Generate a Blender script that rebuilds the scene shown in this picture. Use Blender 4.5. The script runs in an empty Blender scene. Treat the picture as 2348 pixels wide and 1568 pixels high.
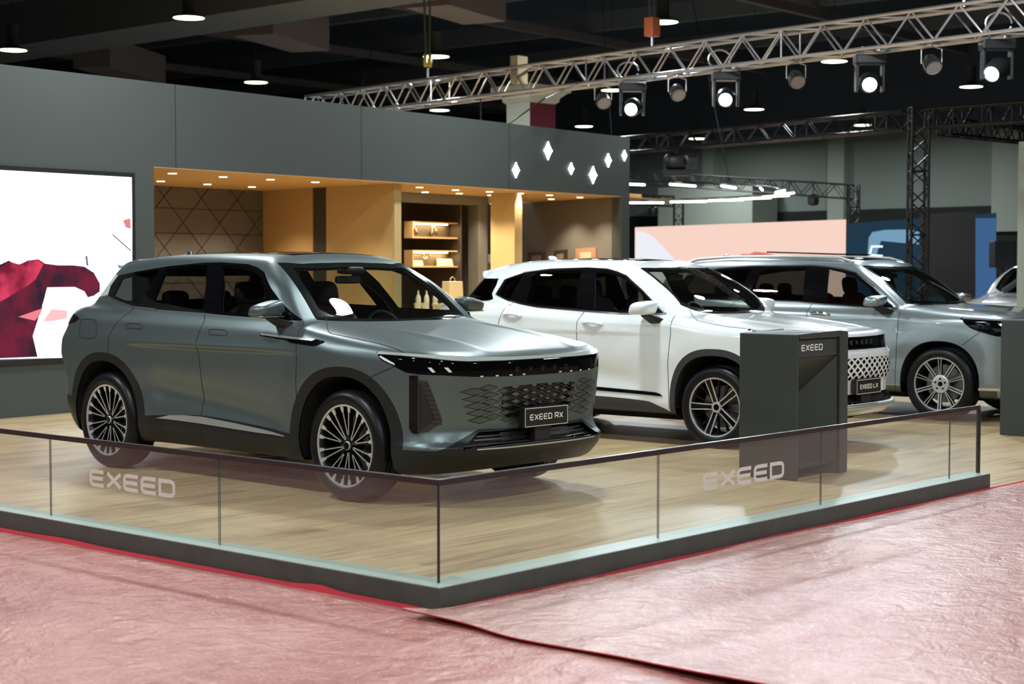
import bpy, bmesh, math, random
import numpy as np
from mathutils import Vector, Matrix
R = math.radians
sc = bpy.context.scene
COL = sc.collection
# ---------------------------------------------------------------- camera, world, exposure
CW, CH, CF = 2348, 1568, 3807.4
CPOS = np.array([-5.4135, -5.2201, 1.5632]); YAW, PITCH = .723, .0446
cd = bpy.data.cameras.new('camera'); cam = bpy.data.objects.new('camera', cd); COL.objects.link(cam)
cd.sensor_width = 36; cd.lens = CF/CW*36; cd.clip_end = 300
cam.location = CPOS; cam.rotation_euler = (math.pi/2-PITCH, 0, YAW-math.pi/2)
cd.dof.use_dof = True; cd.dof.focus_distance = 11.6; cd.dof.aperture_fstop = 3.2
sc.camera = cam
wd = bpy.data.worlds.new('hall_air'); sc.world = wd; wd.use_nodes = True
wd.node_tree.nodes['Background'].inputs[0].default_value = (.30, .36, .38, 1)
wd.node_tree.nodes['Background'].inputs[1].default_value = .05
sc.view_settings.view_transform = 'Standard'; sc.view_settings.look = 'None'
sc.view_settings.gamma = 1; sc.view_settings.use_curve_mapping = False
sc.view_settings.exposure = 0.0
sc.cycles.max_bounces = 8; sc.cycles.transparent_max_bounces = 24
sc.cycles.caustics_reflective = False; sc.cycles.caustics_refractive = False
sc.cycles.sample_clamp_indirect = 6; sc.cycles.use_denoising = True
LAMP_W = 155.0      # power of one hall lamp
LAMP_C = (.94, .99, 1)
# pixel -> place helpers (used for things whose distance is known)
_d = np.array([math.cos(YAW), math.sin(YAW), 0]); _r = np.array([math.sin(YAW), -math.cos(YAW), 0]); _u = np.array([0, 0, 1.])
_f = _d*math.cos(PITCH)-_u*math.sin(PITCH); _p = _u*math.cos(PITCH)+_d*math.sin(PITCH)
def ray(x, y): return _f+_r*(x-CW/2)/CF-_p*(y-CH/2)/CF
def at(x, y, Z): return Vector(CPOS+ray(x, y)*Z)
def atz(x, y, z):
    v = ray(x, y); return Vector(CPOS+v*(z-CPOS[2])/v[2])
# the grey wall at the back of the stand has its own frame: u along it, v behind it, z up
FA = R(4.76); FO = np.array([3.95, 10.12, 0]); FT = np.array([math.cos(FA), math.sin(FA), 0]); FN = np.array([-math.sin(FA), math.cos(FA), 0])
def fw(u, v, z): return Vector(FO+FT*u+FN*v+_u*z)
def onf(x, y, v=0):
    w = ray(x, y); k = (v-(CPOS-FO)@FN)/(w@FN); p = CPOS+w*k; return (p-FO)@FT, p[2]
# ---------------------------------------------------------------- materials
def nodes(m):
    m.use_nodes = True; nt = m.node_tree; return nt, nt.nodes, nt.links, nt.nodes['Principled BSDF']
def pm(name, col, rough=.5, metal=0., coat=0., coatr=.05, spec=.5, emit=None, es=0., trans=0.):
    m = bpy.data.materials.new(name); nt, N, L, b = nodes(m)
    b.inputs['Base Color'].default_value = (*col, 1); b.inputs['Roughness'].default_value = rough
    b.inputs['Metallic'].default_value = metal; b.inputs['Coat Weight'].default_value = coat
    b.inputs['Coat Roughness'].default_value = coatr; b.inputs['Specular IOR Level'].default_value = spec
    b.inputs['Transmission Weight'].default_value = trans
    if emit: b.inputs['Emission Color'].default_value = (*emit, 1); b.inputs['Emission Strength'].default_value = es
    return m
def noise_bump(m, scale, strength, dist=.01, stretch=(1, 1, 1), detail=3, colvar=None, coords='Object'):
    nt, N, L, b = nodes(m)
    tc = N.new('ShaderNodeTexCoord'); mp = N.new('ShaderNodeMapping'); mp.inputs['Scale'].default_value = stretch
    L.new(tc.outputs[coords], mp.inputs[0]); nz = N.new('ShaderNodeTexNoise'); nz.inputs['Scale'].default_value = scale; nz.inputs['Detail'].default_value = detail
    L.new(mp.outputs[0], nz.inputs['Vector'])
    if strength:
        bp = N.new('ShaderNodeBump'); bp.inputs['Strength'].default_value = strength; bp.inputs['Distance'].default_value = dist
        L.new(nz.outputs['Fac'], bp.inputs['Height']); L.new(bp.outputs[0], b.inputs['Normal'])
    if colvar:
        rp = N.new('ShaderNodeValToRGB'); rp.color_ramp.elements[0].position = .35; rp.color_ramp.elements[1].position = .65
        rp.color_ramp.elements[0].color = (*colvar[0], 1); rp.color_ramp.elements[1].color = (*colvar[1], 1)
        L.new(nz.outputs['Fac'], rp.inputs[0]); L.new(rp.outputs[0], b.inputs['Base Color'])
    return m
def sheet_glass(name, tint, fres=1.5, haze=0., hazecol=(.6, .6, .6), rough=.0):
    """thin architectural / car glass: tinted see-through plus mirror reflection by Fresnel"""
    m = bpy.data.materials.new(name); m.use_nodes = True; nt = m.node_tree; N, L = nt.nodes, nt.links
    N.clear(); out = N.new('ShaderNodeOutputMaterial'); tr = N.new('ShaderNodeBsdfTransparent'); tr.inputs[0].default_value = (*tint, 1)
    gl = N.new('ShaderNodeBsdfGlossy'); gl.inputs['Roughness'].default_value = rough; fr = N.new('ShaderNodeFresnel'); fr.inputs[0].default_value = fres
    ge = N.new('ShaderNodeNewGeometry'); mp = N.new('ShaderNodeMapRange'); mp.inputs[3].default_value = fres; mp.inputs[4].default_value = 1/fres; L.new(ge.outputs['Backfacing'], mp.inputs[0]); L.new(mp.outputs[0], fr.inputs[0])
    mx = N.new('ShaderNodeMixShader'); L.new(fr.outputs[0], mx.inputs[0]); L.new(tr.outputs[0], mx.inputs[1]); L.new(gl.outputs[0], mx.inputs[2])
    last = mx
    if haze:
        df = N.new('ShaderNodeBsdfDiffuse'); df.inputs[0].default_value = (*hazecol, 1)
        m2 = N.new('ShaderNodeMixShader'); m2.inputs[0].default_value = haze; L.new(mx.outputs[0], m2.inputs[1]); L.new(df.outputs[0], m2.inputs[2]); last = m2
    L.new(last.outputs[0], out.inputs[0]); return m
def emi(name, col, s):
    m = bpy.data.materials.new(name); m.use_nodes = True; nt = m.node_tree; nt.nodes.clear()
    e = nt.nodes.new('ShaderNodeEmission'); e.inputs[0].default_value = (*col, 1); e.inputs[1].default_value = s
    o = nt.nodes.new('ShaderNodeOutputMaterial'); nt.links.new(e.outputs[0], o.inputs[0]); return m
def emi_mix(name, c0, c1, scale, s, coords='Object'):
    m = emi(name, c0, s); nt = m.node_tree; N, L = nt.nodes, nt.links; tc = N.new('ShaderNodeTexCoord'); nz = N.new('ShaderNodeTexNoise'); nz.inputs['Scale'].default_value = scale; nz.inputs['Detail'].default_value = 2
    L.new(tc.outputs[coords], nz.inputs['Vector']); rp = N.new('ShaderNodeValToRGB'); rp.color_ramp.elements[0].position = .38; rp.color_ramp.elements[1].position = .62; rp.color_ramp.elements[0].color = (*c0, 1); rp.color_ramp.elements[1].color = (*c1, 1)
    L.new(nz.outputs['Fac'], rp.inputs[0]); L.new(rp.outputs[0], [n for n in N if n.type == 'EMISSION'][0].inputs[0]); return m
MT = {}
# ---------------------------------------------------------------- mesh helpers
def link(name, me, mat=None, parent=None):
    o = bpy.data.objects.new(name, me); COL.objects.link(o)
    if mat is not None: me.materials.append(mat)
    if parent is not None: o.parent = parent
    return o
def tag(o, label=None, cat=None, group=None, kind=None):
    for k, v in (('label', label), ('category', cat), ('group', group), ('kind', kind)):
        if v: o[k] = v
    return o
def empty(name, loc, rz=0., label=None, cat=None, group=None):
    o = bpy.data.objects.new(name, None); COL.objects.link(o); o.location = loc; o.rotation_euler = (0, 0, rz); o.empty_display_size = .1
    return tag(o, label, cat, group)
class MB:
    def __init__(s): s.v = []; s.f = []; s.sm = []
    def add(s, v, f, smooth=False, M=None):
        b = len(s.v); s.v += [tuple(M@Vector(p)) if M is not None else tuple(p) for p in v]
        s.f += [tuple(i+b for i in q) for q in f]; s.sm += [smooth]*len(f); return s
    def box(s, x0, x1, y0, y1, z0, z1, M=None):
        v = [(x, y, z) for z in (z0, z1) for y in (y0, y1) for x in (x0, x1)]
        return s.add(v, [(0, 2, 3, 1), (4, 5, 7, 6), (0, 1, 5, 4), (2, 6, 7, 3), (0, 4, 6, 2), (1, 3, 7, 5)], False, M)
    def hexa(s, b, t):
        """box from four bottom and four top corners in the same turning order"""
        return s.add(list(b)+list(t), [(3, 2, 1, 0), (4, 5, 6, 7), (0, 1, 5, 4), (1, 2, 6, 5), (2, 3, 7, 6), (3, 0, 4, 7)])
    def tube(s, p, q, r, n=8, r2=None, caps=True, smooth=True):
        p, q = Vector(p), Vector(q); d = (q-p).normalized(); a = d.orthogonal().normalized(); b = d.cross(a)
        r2 = r if r2 is None else r2
        v = [p+(a*math.cos(t)+b*math.sin(t))*r for t in [2*math.pi*i/n for i in range(n)]]
        v += [q+(a*math.cos(t)+b*math.sin(t))*r2 for t in [2*math.pi*i/n for i in range(n)]]
        s.add(v, [(i, (i+1) % n, n+(i+1) % n, n+i) for i in range(n)], smooth)
        if caps: s.add(v, [tuple(range(n))[::-1], tuple(range(n, 2*n))])
        return s
    def path(s, pts, r, n=8):
        pts = [Vector(p) for p in pts]; rings = []
        for i, p in enumerate(pts):
            d = (pts[min(i+1, len(pts)-1)]-pts[max(i-1, 0)]).normalized(); a = d.orthogonal().normalized() if i == 0 else (a-d*a.dot(d)).normalized(); b = d.cross(a)
            rings.append([p+(a*math.cos(2*math.pi*k/n)+b*math.sin(2*math.pi*k/n))*r for k in range(n)])
        v = [q for g in rings for q in g]
        f = [(i*n+k, i*n+(k+1) % n, (i+1)*n+(k+1) % n, (i+1)*n+k) for i in range(len(pts)-1) for k in range(n)]
        return s.add(v, f, True)
    def lathe(s, prof, n=48, M=None, smooth=True, close=False):
        """profile (r, h) turned about local Z"""
        m = len(prof); v = [(r*math.cos(2*math.pi*k/n), r*math.sin(2*math.pi*k/n), h) for k in range(n) for r, h in prof]
        f = [(k*m+i, ((k+1) % n)*m+i, ((k+1) % n)*m+i+1, k*m+i+1) for k in range(n) for i in range(m-1)]
        return s.add(v, f, smooth, M)
    def prism(s, poly, z0, z1, M=None):
        n = len(poly); v = [(x, y, z0) for x, y in poly]+[(x, y, z1) for x, y in poly]
        return s.add(v, [tuple(range(n))[::-1], tuple(range(n, 2*n))]+[(i, (i+1) % n, n+(i+1) % n, n+i) for i in range(n)], False, M)
    def ell(s, c, r, e1=1., e2=1., nu=20, nv=12, M=None, shear=0.):
        def pw(t, e): return math.copysign(abs(t)**e, t)
        v = []; f = []
        for j in range(nv+1):
            ph = -math.pi/2+math.pi*j/nv
            for i in range(nu):
                th = 2*math.pi*i/nu; zz = r[2]*pw(math.sin(ph), e1)
                v.append((c[0]+r[0]*pw(math.cos(ph), e1)*pw(math.cos(th), e2)+shear*zz, c[1]+r[1]*pw(math.cos(ph), e1)*pw(math.sin(th), e2), c[2]+zz))
        for j in range(nv):
            for i in range(nu): f.append((j*nu+i, j*nu+(i+1) % nu, (j+1)*nu+(i+1) % nu, (j+1)*nu+i))
        return s.add(v, f, True, M)
    def mesh(s, name):
        me = bpy.data.meshes.new(name); me.from_pydata(s.v, [], s.f); me.update()
        me.polygons.foreach_set('use_smooth', s.sm); return me
    def build(s, name, mat=None, parent=None, bevel=0, seg=2, loc=None, auto=False):
        me = s.mesh(name); bm = bmesh.new(); bm.from_mesh(me); bmesh.ops.remove_doubles(bm, verts=bm.verts, dist=1e-5); bmesh.ops.recalc_face_normals(bm, faces=bm.faces)
        bm.to_mesh(me); bm.free()
        if any(s.sm): me.set_sharp_from_angle(angle=R(38))
        o = link(name, me, mat, parent)
        if loc is not None: o.location = loc
        if bevel:
            md = o.modifiers.new('bevel', 'BEVEL'); md.width = bevel; md.segments = seg; md.limit_method = 'ANGLE'; md.angle_limit = R(40)
        return o
def rectmesh(name, p, mat, parent=None):
    return MB().add(p, [tuple(range(len(p)))]).build(name, mat, parent)
def strokes(mb, lines, w, put, thick):
    """flat lettering strokes: polylines in the plane, mitred, given a thickness by put(u,v,h)"""
    for li, ln in enumerate(lines):
        tk = thick*(1+.15*li); closed = ln[0] == ln[-1]; pts = [Vector(p) for p in (ln[:-1] if closed else ln)]; n = len(pts); Lf = []; Rt = []
        for i, p in enumerate(pts):
            a = pts[i-1] if (i > 0 or closed) else None; b = pts[(i+1) % n] if (i < n-1 or closed) else None
            d1 = (p-a).normalized() if a is not None else (b-p).normalized(); d2 = (b-p).normalized() if b is not None else d1
            n1 = Vector((-d1.y, d1.x)); n2 = Vector((-d2.y, d2.x)); m = (n1+n2).normalized(); k = (w/2)/max(.35, m.dot(n1))
            Lf.append(p+m*k); Rt.append(p-m*k)
        for i in range(n if closed else n-1):
            j = (i+1) % n; q = [Lf[i], Lf[j], Rt[j], Rt[i]]
            mb.hexa([put(c.x, c.y, 0) for c in q], [put(c.x, c.y, tk*(1+.05*(i % 2))) for c in q])
GLY = dict(E=[[(1, 1), (.22, 1), (.06, .93), (0, .78), (0, .22), (.06, .07), (.22, 0), (1, 0)], [(0, .5), (.95, .5)]],
           X=[[(0, 1), (1, 0)], [(0, 0), (1, 1)]],
           D=[[(0, 0), (0, 1), (.78, 1), (.94, .93), (1, .78), (1, .22), (.94, .07), (.78, 0), (0, 0)]],
           R=[[(0, 0), (0, 1), (.82, 1), (.96, .95), (1, .82), (1, .62), (.96, .5), (.82, .45), (.25, .45)], [(.55, .45), (1, 0)]],
           L=[[(0, 1), (0, 0), (1, 0)]])
def lettering(text, height, put, width=None, gap=.28, sw=.17, thick=.002, cw=1.15):
    """all letters of a word as one mesh; u runs 0..width to the right, v 0..height up"""
    n = sum(cw if c != ' ' else .35 for c in text)+gap*(len(text)-1); mb = MB(); k = height
    kx = k if width is None else width/n; x = 0
    for c in text:
        if c == ' ': x += .35+gap; continue
        ls = [[((x+px*cw*(.86)+.07*cw)*kx, (sw/2+py*(1-sw))*k) for px, py in l] for l in GLY[c]]
        strokes(mb, ls, sw*k, put, thick); x += cw+gap
    return mb
# ---------------------------------------------------------------- smooth curves and implicit car bodies
class Cur:
    """smooth monotone-ish curve through knots, linear beyond the ends"""
    def __init__(self, *k):
        k = np.array(k, float); self.x, self.y = k[:, 0], k[:, 1]
        h = np.diff(self.x); d = np.diff(self.y)/h; m = np.zeros(len(k))
        m[0], m[-1] = d[0], d[-1]
        for i in range(1, len(k)-1):
            m[i] = 0 if d[i-1]*d[i] <= 0 else 3*(h[i-1]+h[i])/((2*h[i]+h[i-1])/d[i-1]+(h[i]+2*h[i-1])/d[i])
        self.m = m
    def __call__(self, t):
        t = np.asarray(t, float); x, y, m = self.x, self.y, self.m
        i = np.clip(np.searchsorted(x, t)-1, 0, len(x)-2)
        h = x[i+1]-x[i]; u = (t-x[i])/h; uc = np.clip(u, 0, 1)
        r = ((1+2*uc)*(1-uc)**2*y[i]+uc*(1-uc)**2*h*m[i]+uc*uc*(3-2*uc)*y[i+1]+uc*uc*(uc-1)*h*m[i+1])
        return r+np.where(u < 0, u*h*m[i], 0)+np.where(u > 1, (u-1)*h*m[i+1], 0)
def smax(a, b, k):
    h = np.clip(.5+.5*(a-b)/k, 0, 1); return b*(1-h)+a*h+k*h*(1-h)
def smin(a, b, k): return -smax(-a, -b, k)
def sstep(a, b, x):
    t = np.clip((x-a)/(b-a), 0, 1); return t*t*(3-2*t)
def archf(s, z, sc, zc, ra, rb, p=2.2):
    u = np.abs(s-sc)/ra; v = np.maximum(z-zc, 0)/rb
    return (u**p+v**p)**(1/p)-1
def car_F(sp):
    def F(P):
        s, a, z = P[:, 0], np.abs(P[:, 1]), P[:, 2]
        # lower body
        W = sp['Wz'](z)-sp['taper'](s)
        for sc in (0, sp['wb']):
            r = np.hypot(s-sc, (z-sp['wr']))
            W = W+sp['flare']*sstep(.80, .56, r)
        W = W-sp['scoop']*np.exp(-((z-sp['scoopz']-.11*(s-1.4))/.10)**2)*sstep(.45, .9, s)*sstep(sp['wb']-.4, sp['wb']-.8, s)
        W = W+sp['crease']*np.exp(-((z-sp['creasez'](s))/.035)**2)
        g = a-W
        kf = sp['Kf'](a); gf = np.sqrt(1+((sp['Kf'](a+.01)-kf)/.01)**2)
        g = smax(g, (sp['Sf'](z)+kf-s)/gf, sp['kfr'])
        kr = sp['Kr'](a); gr = np.sqrt(1+((sp['Kr'](a+.01)-kr)/.01)**2)
        g = smax(g, (s-sp['Sr'](z)+kr)/gr, .06)
        T = sp['Tc'](s)-sp['Tcr'](a)+sp['ridge']*np.exp(-((a-(.50+.10*(s+.3)))/.045)**2)*sstep(.3, -.1, s)*sstep(-.97, -.6, s)
        g = smax(g, (z-T)*.94, sp['ksh'])
        g = smax(g, sp['Bz'](s)-z, .04)
        # greenhouse
        h = (a-(sp['Gz'](z)-sp['Gs'](s)))*.93
        h = smax(h, z-(sp['Rc'](s)-sp['Rcr'](a)), sp['kroof'])
        ws = sp['Ws'](z)+sp['Wa']*(a/.65)**2
        h = smax(h, (ws-s)*sp['wsn'], sp['kap'])
        br = sp['Bs'](z)-sp['Ba']*(a/.65)**2.4
        h = smax(h, (s-br)*.8, .035)
        h = smax(h, .98-z, .03)
        g = smin(g, h, .025)
        if 'sp' in sp:   # roof spoiler lip
            q = sp['sp']
            k = smax(smax(np.abs(z-(q[2]-(s-q[0])*q[4]))-q[3], a-q[5], .03), smax(q[0]-s, s-(q[1]-.22*(a/.65)**2), .02), .02)
            g = smin(g, k, .02)
        return g
    return F
def car_N(F, P, e=2e-3):
    g = np.stack([F(P+e*d)-F(P-e*d) for d in np.eye(3)], 1)
    return g/np.maximum(np.linalg.norm(g, axis=1), 1e-9)[:, None]
def march(F, A, B, n=48):
    """first point from A (outside) towards B where F turns negative"""
    A = np.asarray(A, float); B = np.asarray(B, float); m = len(A)
    lo = np.zeros(m); hi = np.ones(m); found = np.zeros(m, bool)
    for i in range(1, n+1):
        t = i/n; f = F(A+(B-A)*t); new = (~found) & (f < 0)
        hi[new] = t; lo[new] = (i-1)/n; found |= new
    for _ in range(16):
        mid = (lo+hi)/2; f = F(A+(B-A)*mid[:, None]); neg = f < 0
        hi = np.where(neg, mid, hi); lo = np.where(neg, lo, mid)
    return A+(B-A)*((lo+hi)/2)[:, None], found
def shell(F, sp, step=.02):
    L = sp['wb']+sp['ro']
    lo = np.array([-1.15, -1.06, .08]); hi = np.array([L+.15, 1.06, 1.86])
    n = np.round((hi-lo)/step).astype(int); n[1] += n[1] % 2
    ilo = np.array([-.42, -.45, .55]); ihi = np.array([L-1.0, .45, .95])
    ax = [np.linspace(lo[k], hi[k], n[k]+1) for k in range(3)]
    idx = {}; pts = []; faces = []
    def vid(t):
        v = idx.get(t)
        if v is None: v = idx[t] = len(pts); pts.append((ax[0][t[0]], ax[1][t[1]], ax[2][t[2]]))
        return v
    for d in range(3):
        e, f = [(1, 2), (2, 0), (0, 1)][d]
        for side in (0, n[d]):
            for i in range(n[e]):
                for j in range(n[f]):
                    q = []
                    for (u, v) in ((0, 0), (1, 0), (1, 1), (0, 1)):
                        t = [0, 0, 0]; t[d] = side; t[e] = i+u; t[f] = j+v; q.append(vid(tuple(t)))
                    faces.append(q if side else q[::-1])
    P = np.array(pts); Q = np.clip(P, ilo, ihi)
    # inside-out root: bisect between skeleton and box
    lo_ = np.zeros(len(P)); hi_ = np.ones(len(P)); found = np.zeros(len(P), bool)
    for i in range(1, 41):
        t = i/40; f = F(Q+(P-Q)*t); new = (~found) & (f > 0); hi_[new] = t; lo_[new] = (i-1)/40; found |= new
    for _ in range(14):
        mid = (lo_+hi_)/2; f = F(Q+(P-Q)*mid[:, None]); pos = f > 0
        hi_ = np.where(pos, mid, hi_); lo_ = np.where(pos, lo_, mid)
    V = Q+(P-Q)*((lo_+hi_)/2)[:, None]
    return V, car_N(F, V), faces
def poly_sd(pts, x, y):
    """signed distance to a closed 2D polygon, negative inside"""
    pts = np.array(pts, float); q = np.stack([x, y], 1); d = np.full(len(q), 1e9); ins = np.zeros(len(q), bool)
    for i in range(len(pts)):
        a = pts[i]; b = pts[(i+1) % len(pts)]; e = b-a; w = q-a
        t = np.clip((w@e)/max(e@e, 1e-12), 0, 1); d = np.minimum(d, np.hypot(*(w-t[:, None]*e).T))
        c = ((a[1] > q[:, 1]) != (b[1] > q[:, 1]))
        with np.errstate(divide='ignore', invalid='ignore'):
            ins ^= c & (q[:, 0] < (b[0]-a[0])*(q[:, 1]-a[1])/(b[1]-a[1])+a[0])
    return np.where(ins, -d, d)
def cut(M, f, mask=None):
    """split every face of M=(V,N,faces) along f=0 (M is changed in place)"""
    V, N, faces = M
    val = f(V); val[np.abs(val) < 4e-4] = 0
    m = mask(V) if mask is not None else np.ones(len(V), bool)
    sg = np.sign(val).astype(int)
    newV = []; newN = []; ek = {}; base = len(V); out = []
    def mid(i, j):
        k = (i, j) if i < j else (j, i); r = ek.get(k)
        if r is None:
            t = val[i]/(val[i]-val[j]); r = ek[k] = base+len(newV)
            newV.append(V[i]+(V[j]-V[i])*t); nn = N[i]+(N[j]-N[i])*t; newN.append(nn/np.linalg.norm(nn))
        return r
    for fc in faces:
        s0 = [sg[i] for i in fc]
        if max(s0) > 0 and min(s0) < 0 and m[fc[0]]:
            pos = []; neg = []
            for a in range(len(fc)):
                i, j = fc[a], fc[(a+1) % len(fc)]
                if sg[i] >= 0: pos.append(i)
                if sg[i] <= 0: neg.append(i)
                if sg[i]*sg[j] < 0:
                    c = mid(i, j); pos.append(c); neg.append(c)
            if len(pos) > 2: out.append(pos)
            if len(neg) > 2: out.append(neg)
        else: out.append(fc)
    if newV: V = np.vstack([V, newV]); N = np.vstack([N, newN])
    M[0], M[1], M[2] = V, N, out
def centroids(M):
    V, N, faces = M
    n = np.array([len(f) for f in faces]); flat = np.concatenate([np.array(f) for f in faces])
    st = np.concatenate([[0], np.cumsum(n)[:-1]])
    return np.add.reduceat(V[flat], st, axis=0)/n[:, None]

def grow(*knots): return Cur(*knots)
def spec_rx():
    return dict(wb=2.8, ro=1.0, wr=.377, flare=.018, scoop=.030, scoopz=.58, crease=.003, creasez=Cur((-.5, 1.0), (.3, 1.10), (1.5, 1.16), (2.8, 1.17), (3.6, 1.15)),
        Wz=Cur((.2, .86), (.3, .905), (.38, .925), (.6, .925), (.85, .942), (1.0, .943), (1.12, .93), (1.22, .895), (1.3, .86), (1.45, .8)),
        taper=Cur((-1.0, .03), (-.4, .012), (.2, 0), (2.6, 0), (3.2, .015), (3.8, .06)),
        Kf=Cur((0, 0), (.3, .014), (.5, .045), (.65, .09), (.75, .145), (.83, .22), (.89, .33), (.93, .48), (.96, .75)), kfr=.045,
        Sf=Cur((.2, -.80), (.28, -.90), (.36, -.965), (.40, -.975), (.44, -.93), (.52, -.90), (.62, -.915), (.8, -.945), (.9, -.955), (.97, -.945), (1.02, -.90), (1.1, -.8), (1.3, -.5)),
        Kr=Cur((0, 0), (.4, .03), (.6, .08), (.75, .16), (.85, .27), (.92, .45), (.96, .7)),
        Sr=Cur((.2, 3.50), (.35, 3.66), (.5, 3.74), (.6, 3.72), (.75, 3.76), (.88, 3.82), (.97, 3.81), (1.08, 3.73), (1.2, 3.64), (1.3, 3.55), (1.4, 3.4)),
        Tc=Cur((-1.2, .86), (-.95, .985), (-.85, 1.02), (-.6, 1.075), (-.3, 1.12), (0, 1.155), (.3, 1.19), (.6, 1.23), (1.5, 1.255), (2.3, 1.275), (2.7, 1.29), (3.2, 1.295), (3.45, 1.255), (3.65, 1.195), (3.8, 1.12)),
        Tcr=Cur((0, 0), (.4, .006), (.7, .025), (.8, .04), (.88, .065), (.95, .12)), ridge=.010, ksh=.05,
        Bz=Cur((-1.0, .27), (-.6, .22), (.4, .24), (2.4, .24), (3.3, .25), (3.8, .38)),
        Gz=Cur((1.1, .93), (1.2, .895), (1.3, .855), (1.4, .80), (1.5, .745), (1.58, .70), (1.7, .62)),
        Gs=Cur((.3, .04), (.8, .008), (1.2, 0), (2.2, .005), (2.7, .035), (3.2, .11), (3.6, .2)),
        Rc=Cur((.5, 1.52), (.75, 1.61), (.95, 1.652), (1.3, 1.682), (1.9, 1.69), (2.4, 1.683), (2.9, 1.655), (3.3, 1.605), (3.5, 1.565)),
        Rcr=Cur((0, 0), (.3, .008), (.5, .025), (.62, .05), (.7, .09)), kroof=.09,
        Ws=Cur((1.05, .18), (1.12, .27), (1.2, .375), (1.43, .67), (1.58, .93), (1.64, 1.04), (1.7, 1.18)), Wa=.10, wsn=.6, kap=.05,
        Bs=Cur((1.1, 3.68), (1.25, 3.54), (1.4, 3.39), (1.55, 3.25), (1.7, 3.1)), Ba=.20,
        sp=(2.9, 3.29, 1.60, .030, .19, .56))
def spec_lx():
    return dict(wb=2.65, ro=.93, wr=.36, flare=.012, scoop=.016, scoopz=.60, crease=.005, creasez=Cur((-.5, 1.0), (.3, 1.06), (1.5, 1.09), (2.8, 1.12), (3.6, 1.12)),
        Wz=Cur((.2, .84), (.3, .88), (.38, .897), (.6, .9), (.85, .915), (1.0, .914), (1.1, .90), (1.18, .87), (1.3, .82), (1.45, .76)),
        taper=Cur((-1.0, .03), (-.4, .012), (.2, 0), (2.3, 0), (2.9, .02), (3.6, .08)),
        Kf=Cur((0, 0), (.3, .014), (.5, .045), (.65, .10), (.75, .16), (.82, .24), (.87, .34), (.91, .5), (.94, .75)), kfr=.05,
        Sf=Cur((.2, -.85), (.3, -.95), (.36, -1.0), (.41, -1.0), (.46, -.95), (.55, -.955), (.7, -.985), (.82, -.985), (.87, -.945), (.95, -.935), (.99, -.94), (1.03, -.89), (1.1, -.77), (1.3, -.5)),
        Kr=Cur((0, 0), (.4, .03), (.6, .08), (.75, .16), (.83, .27), (.89, .45), (.93, .7)),
        Sr=Cur((.2, 3.35), (.35, 3.5), (.5, 3.56), (.75, 3.55), (.9, 3.56), (1.0, 3.54), (1.1, 3.5), (1.2, 3.45), (1.3, 3.35), (1.4, 3.2)),
        Tc=Cur((-1.2, .85), (-.95, .985), (-.85, 1.02), (-.6, 1.06), (-.3, 1.095), (0, 1.125), (.3, 1.16), (.6, 1.19), (1.5, 1.20), (2.0, 1.23), (2.5, 1.28), (3.0, 1.27), (3.4, 1.18)),
        Tcr=Cur((0, 0), (.4, .006), (.7, .025), (.8, .04), (.88, .07), (.95, .13)), ridge=.007, ksh=.05,
        Bz=Cur((-1.0, .29), (-.6, .24), (.4, .27), (2.4, .27), (3.0, .28), (3.6, .4)),
        Gz=Cur((1.05, .9), (1.16, .87), (1.3, .82), (1.4, .765), (1.5, .71), (1.56, .67), (1.7, .58)),
        Gs=Cur((.3, .04), (.8, .008), (1.2, 0), (2.0, .01), (2.4, .045), (3.0, .14), (3.4, .22)),
        Rc=Cur((.5, 1.52), (.75, 1.585), (.95, 1.62), (1.3, 1.648), (1.9, 1.66), (2.3, 1.65), (2.7, 1.60), (3.0, 1.54), (3.3, 1.47)),
        Rcr=Cur((0, 0), (.3, .008), (.5, .025), (.6, .05), (.68, .09)), kroof=.08,
        Ws=Cur((1.0, .10), (1.12, .23), (1.2, .32), (1.32, .46), (1.45, .67), (1.55, .88), (1.62, 1.03), (1.7, 1.22)), Wa=.10, wsn=.6, kap=.05,
        Bs=Cur((1.1, 3.38), (1.25, 3.28), (1.4, 3.12), (1.5, 3.0), (1.65, 2.8)), Ba=.25,
        sp=(2.6, 3.12, 1.575, .02, .22, .56))
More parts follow.
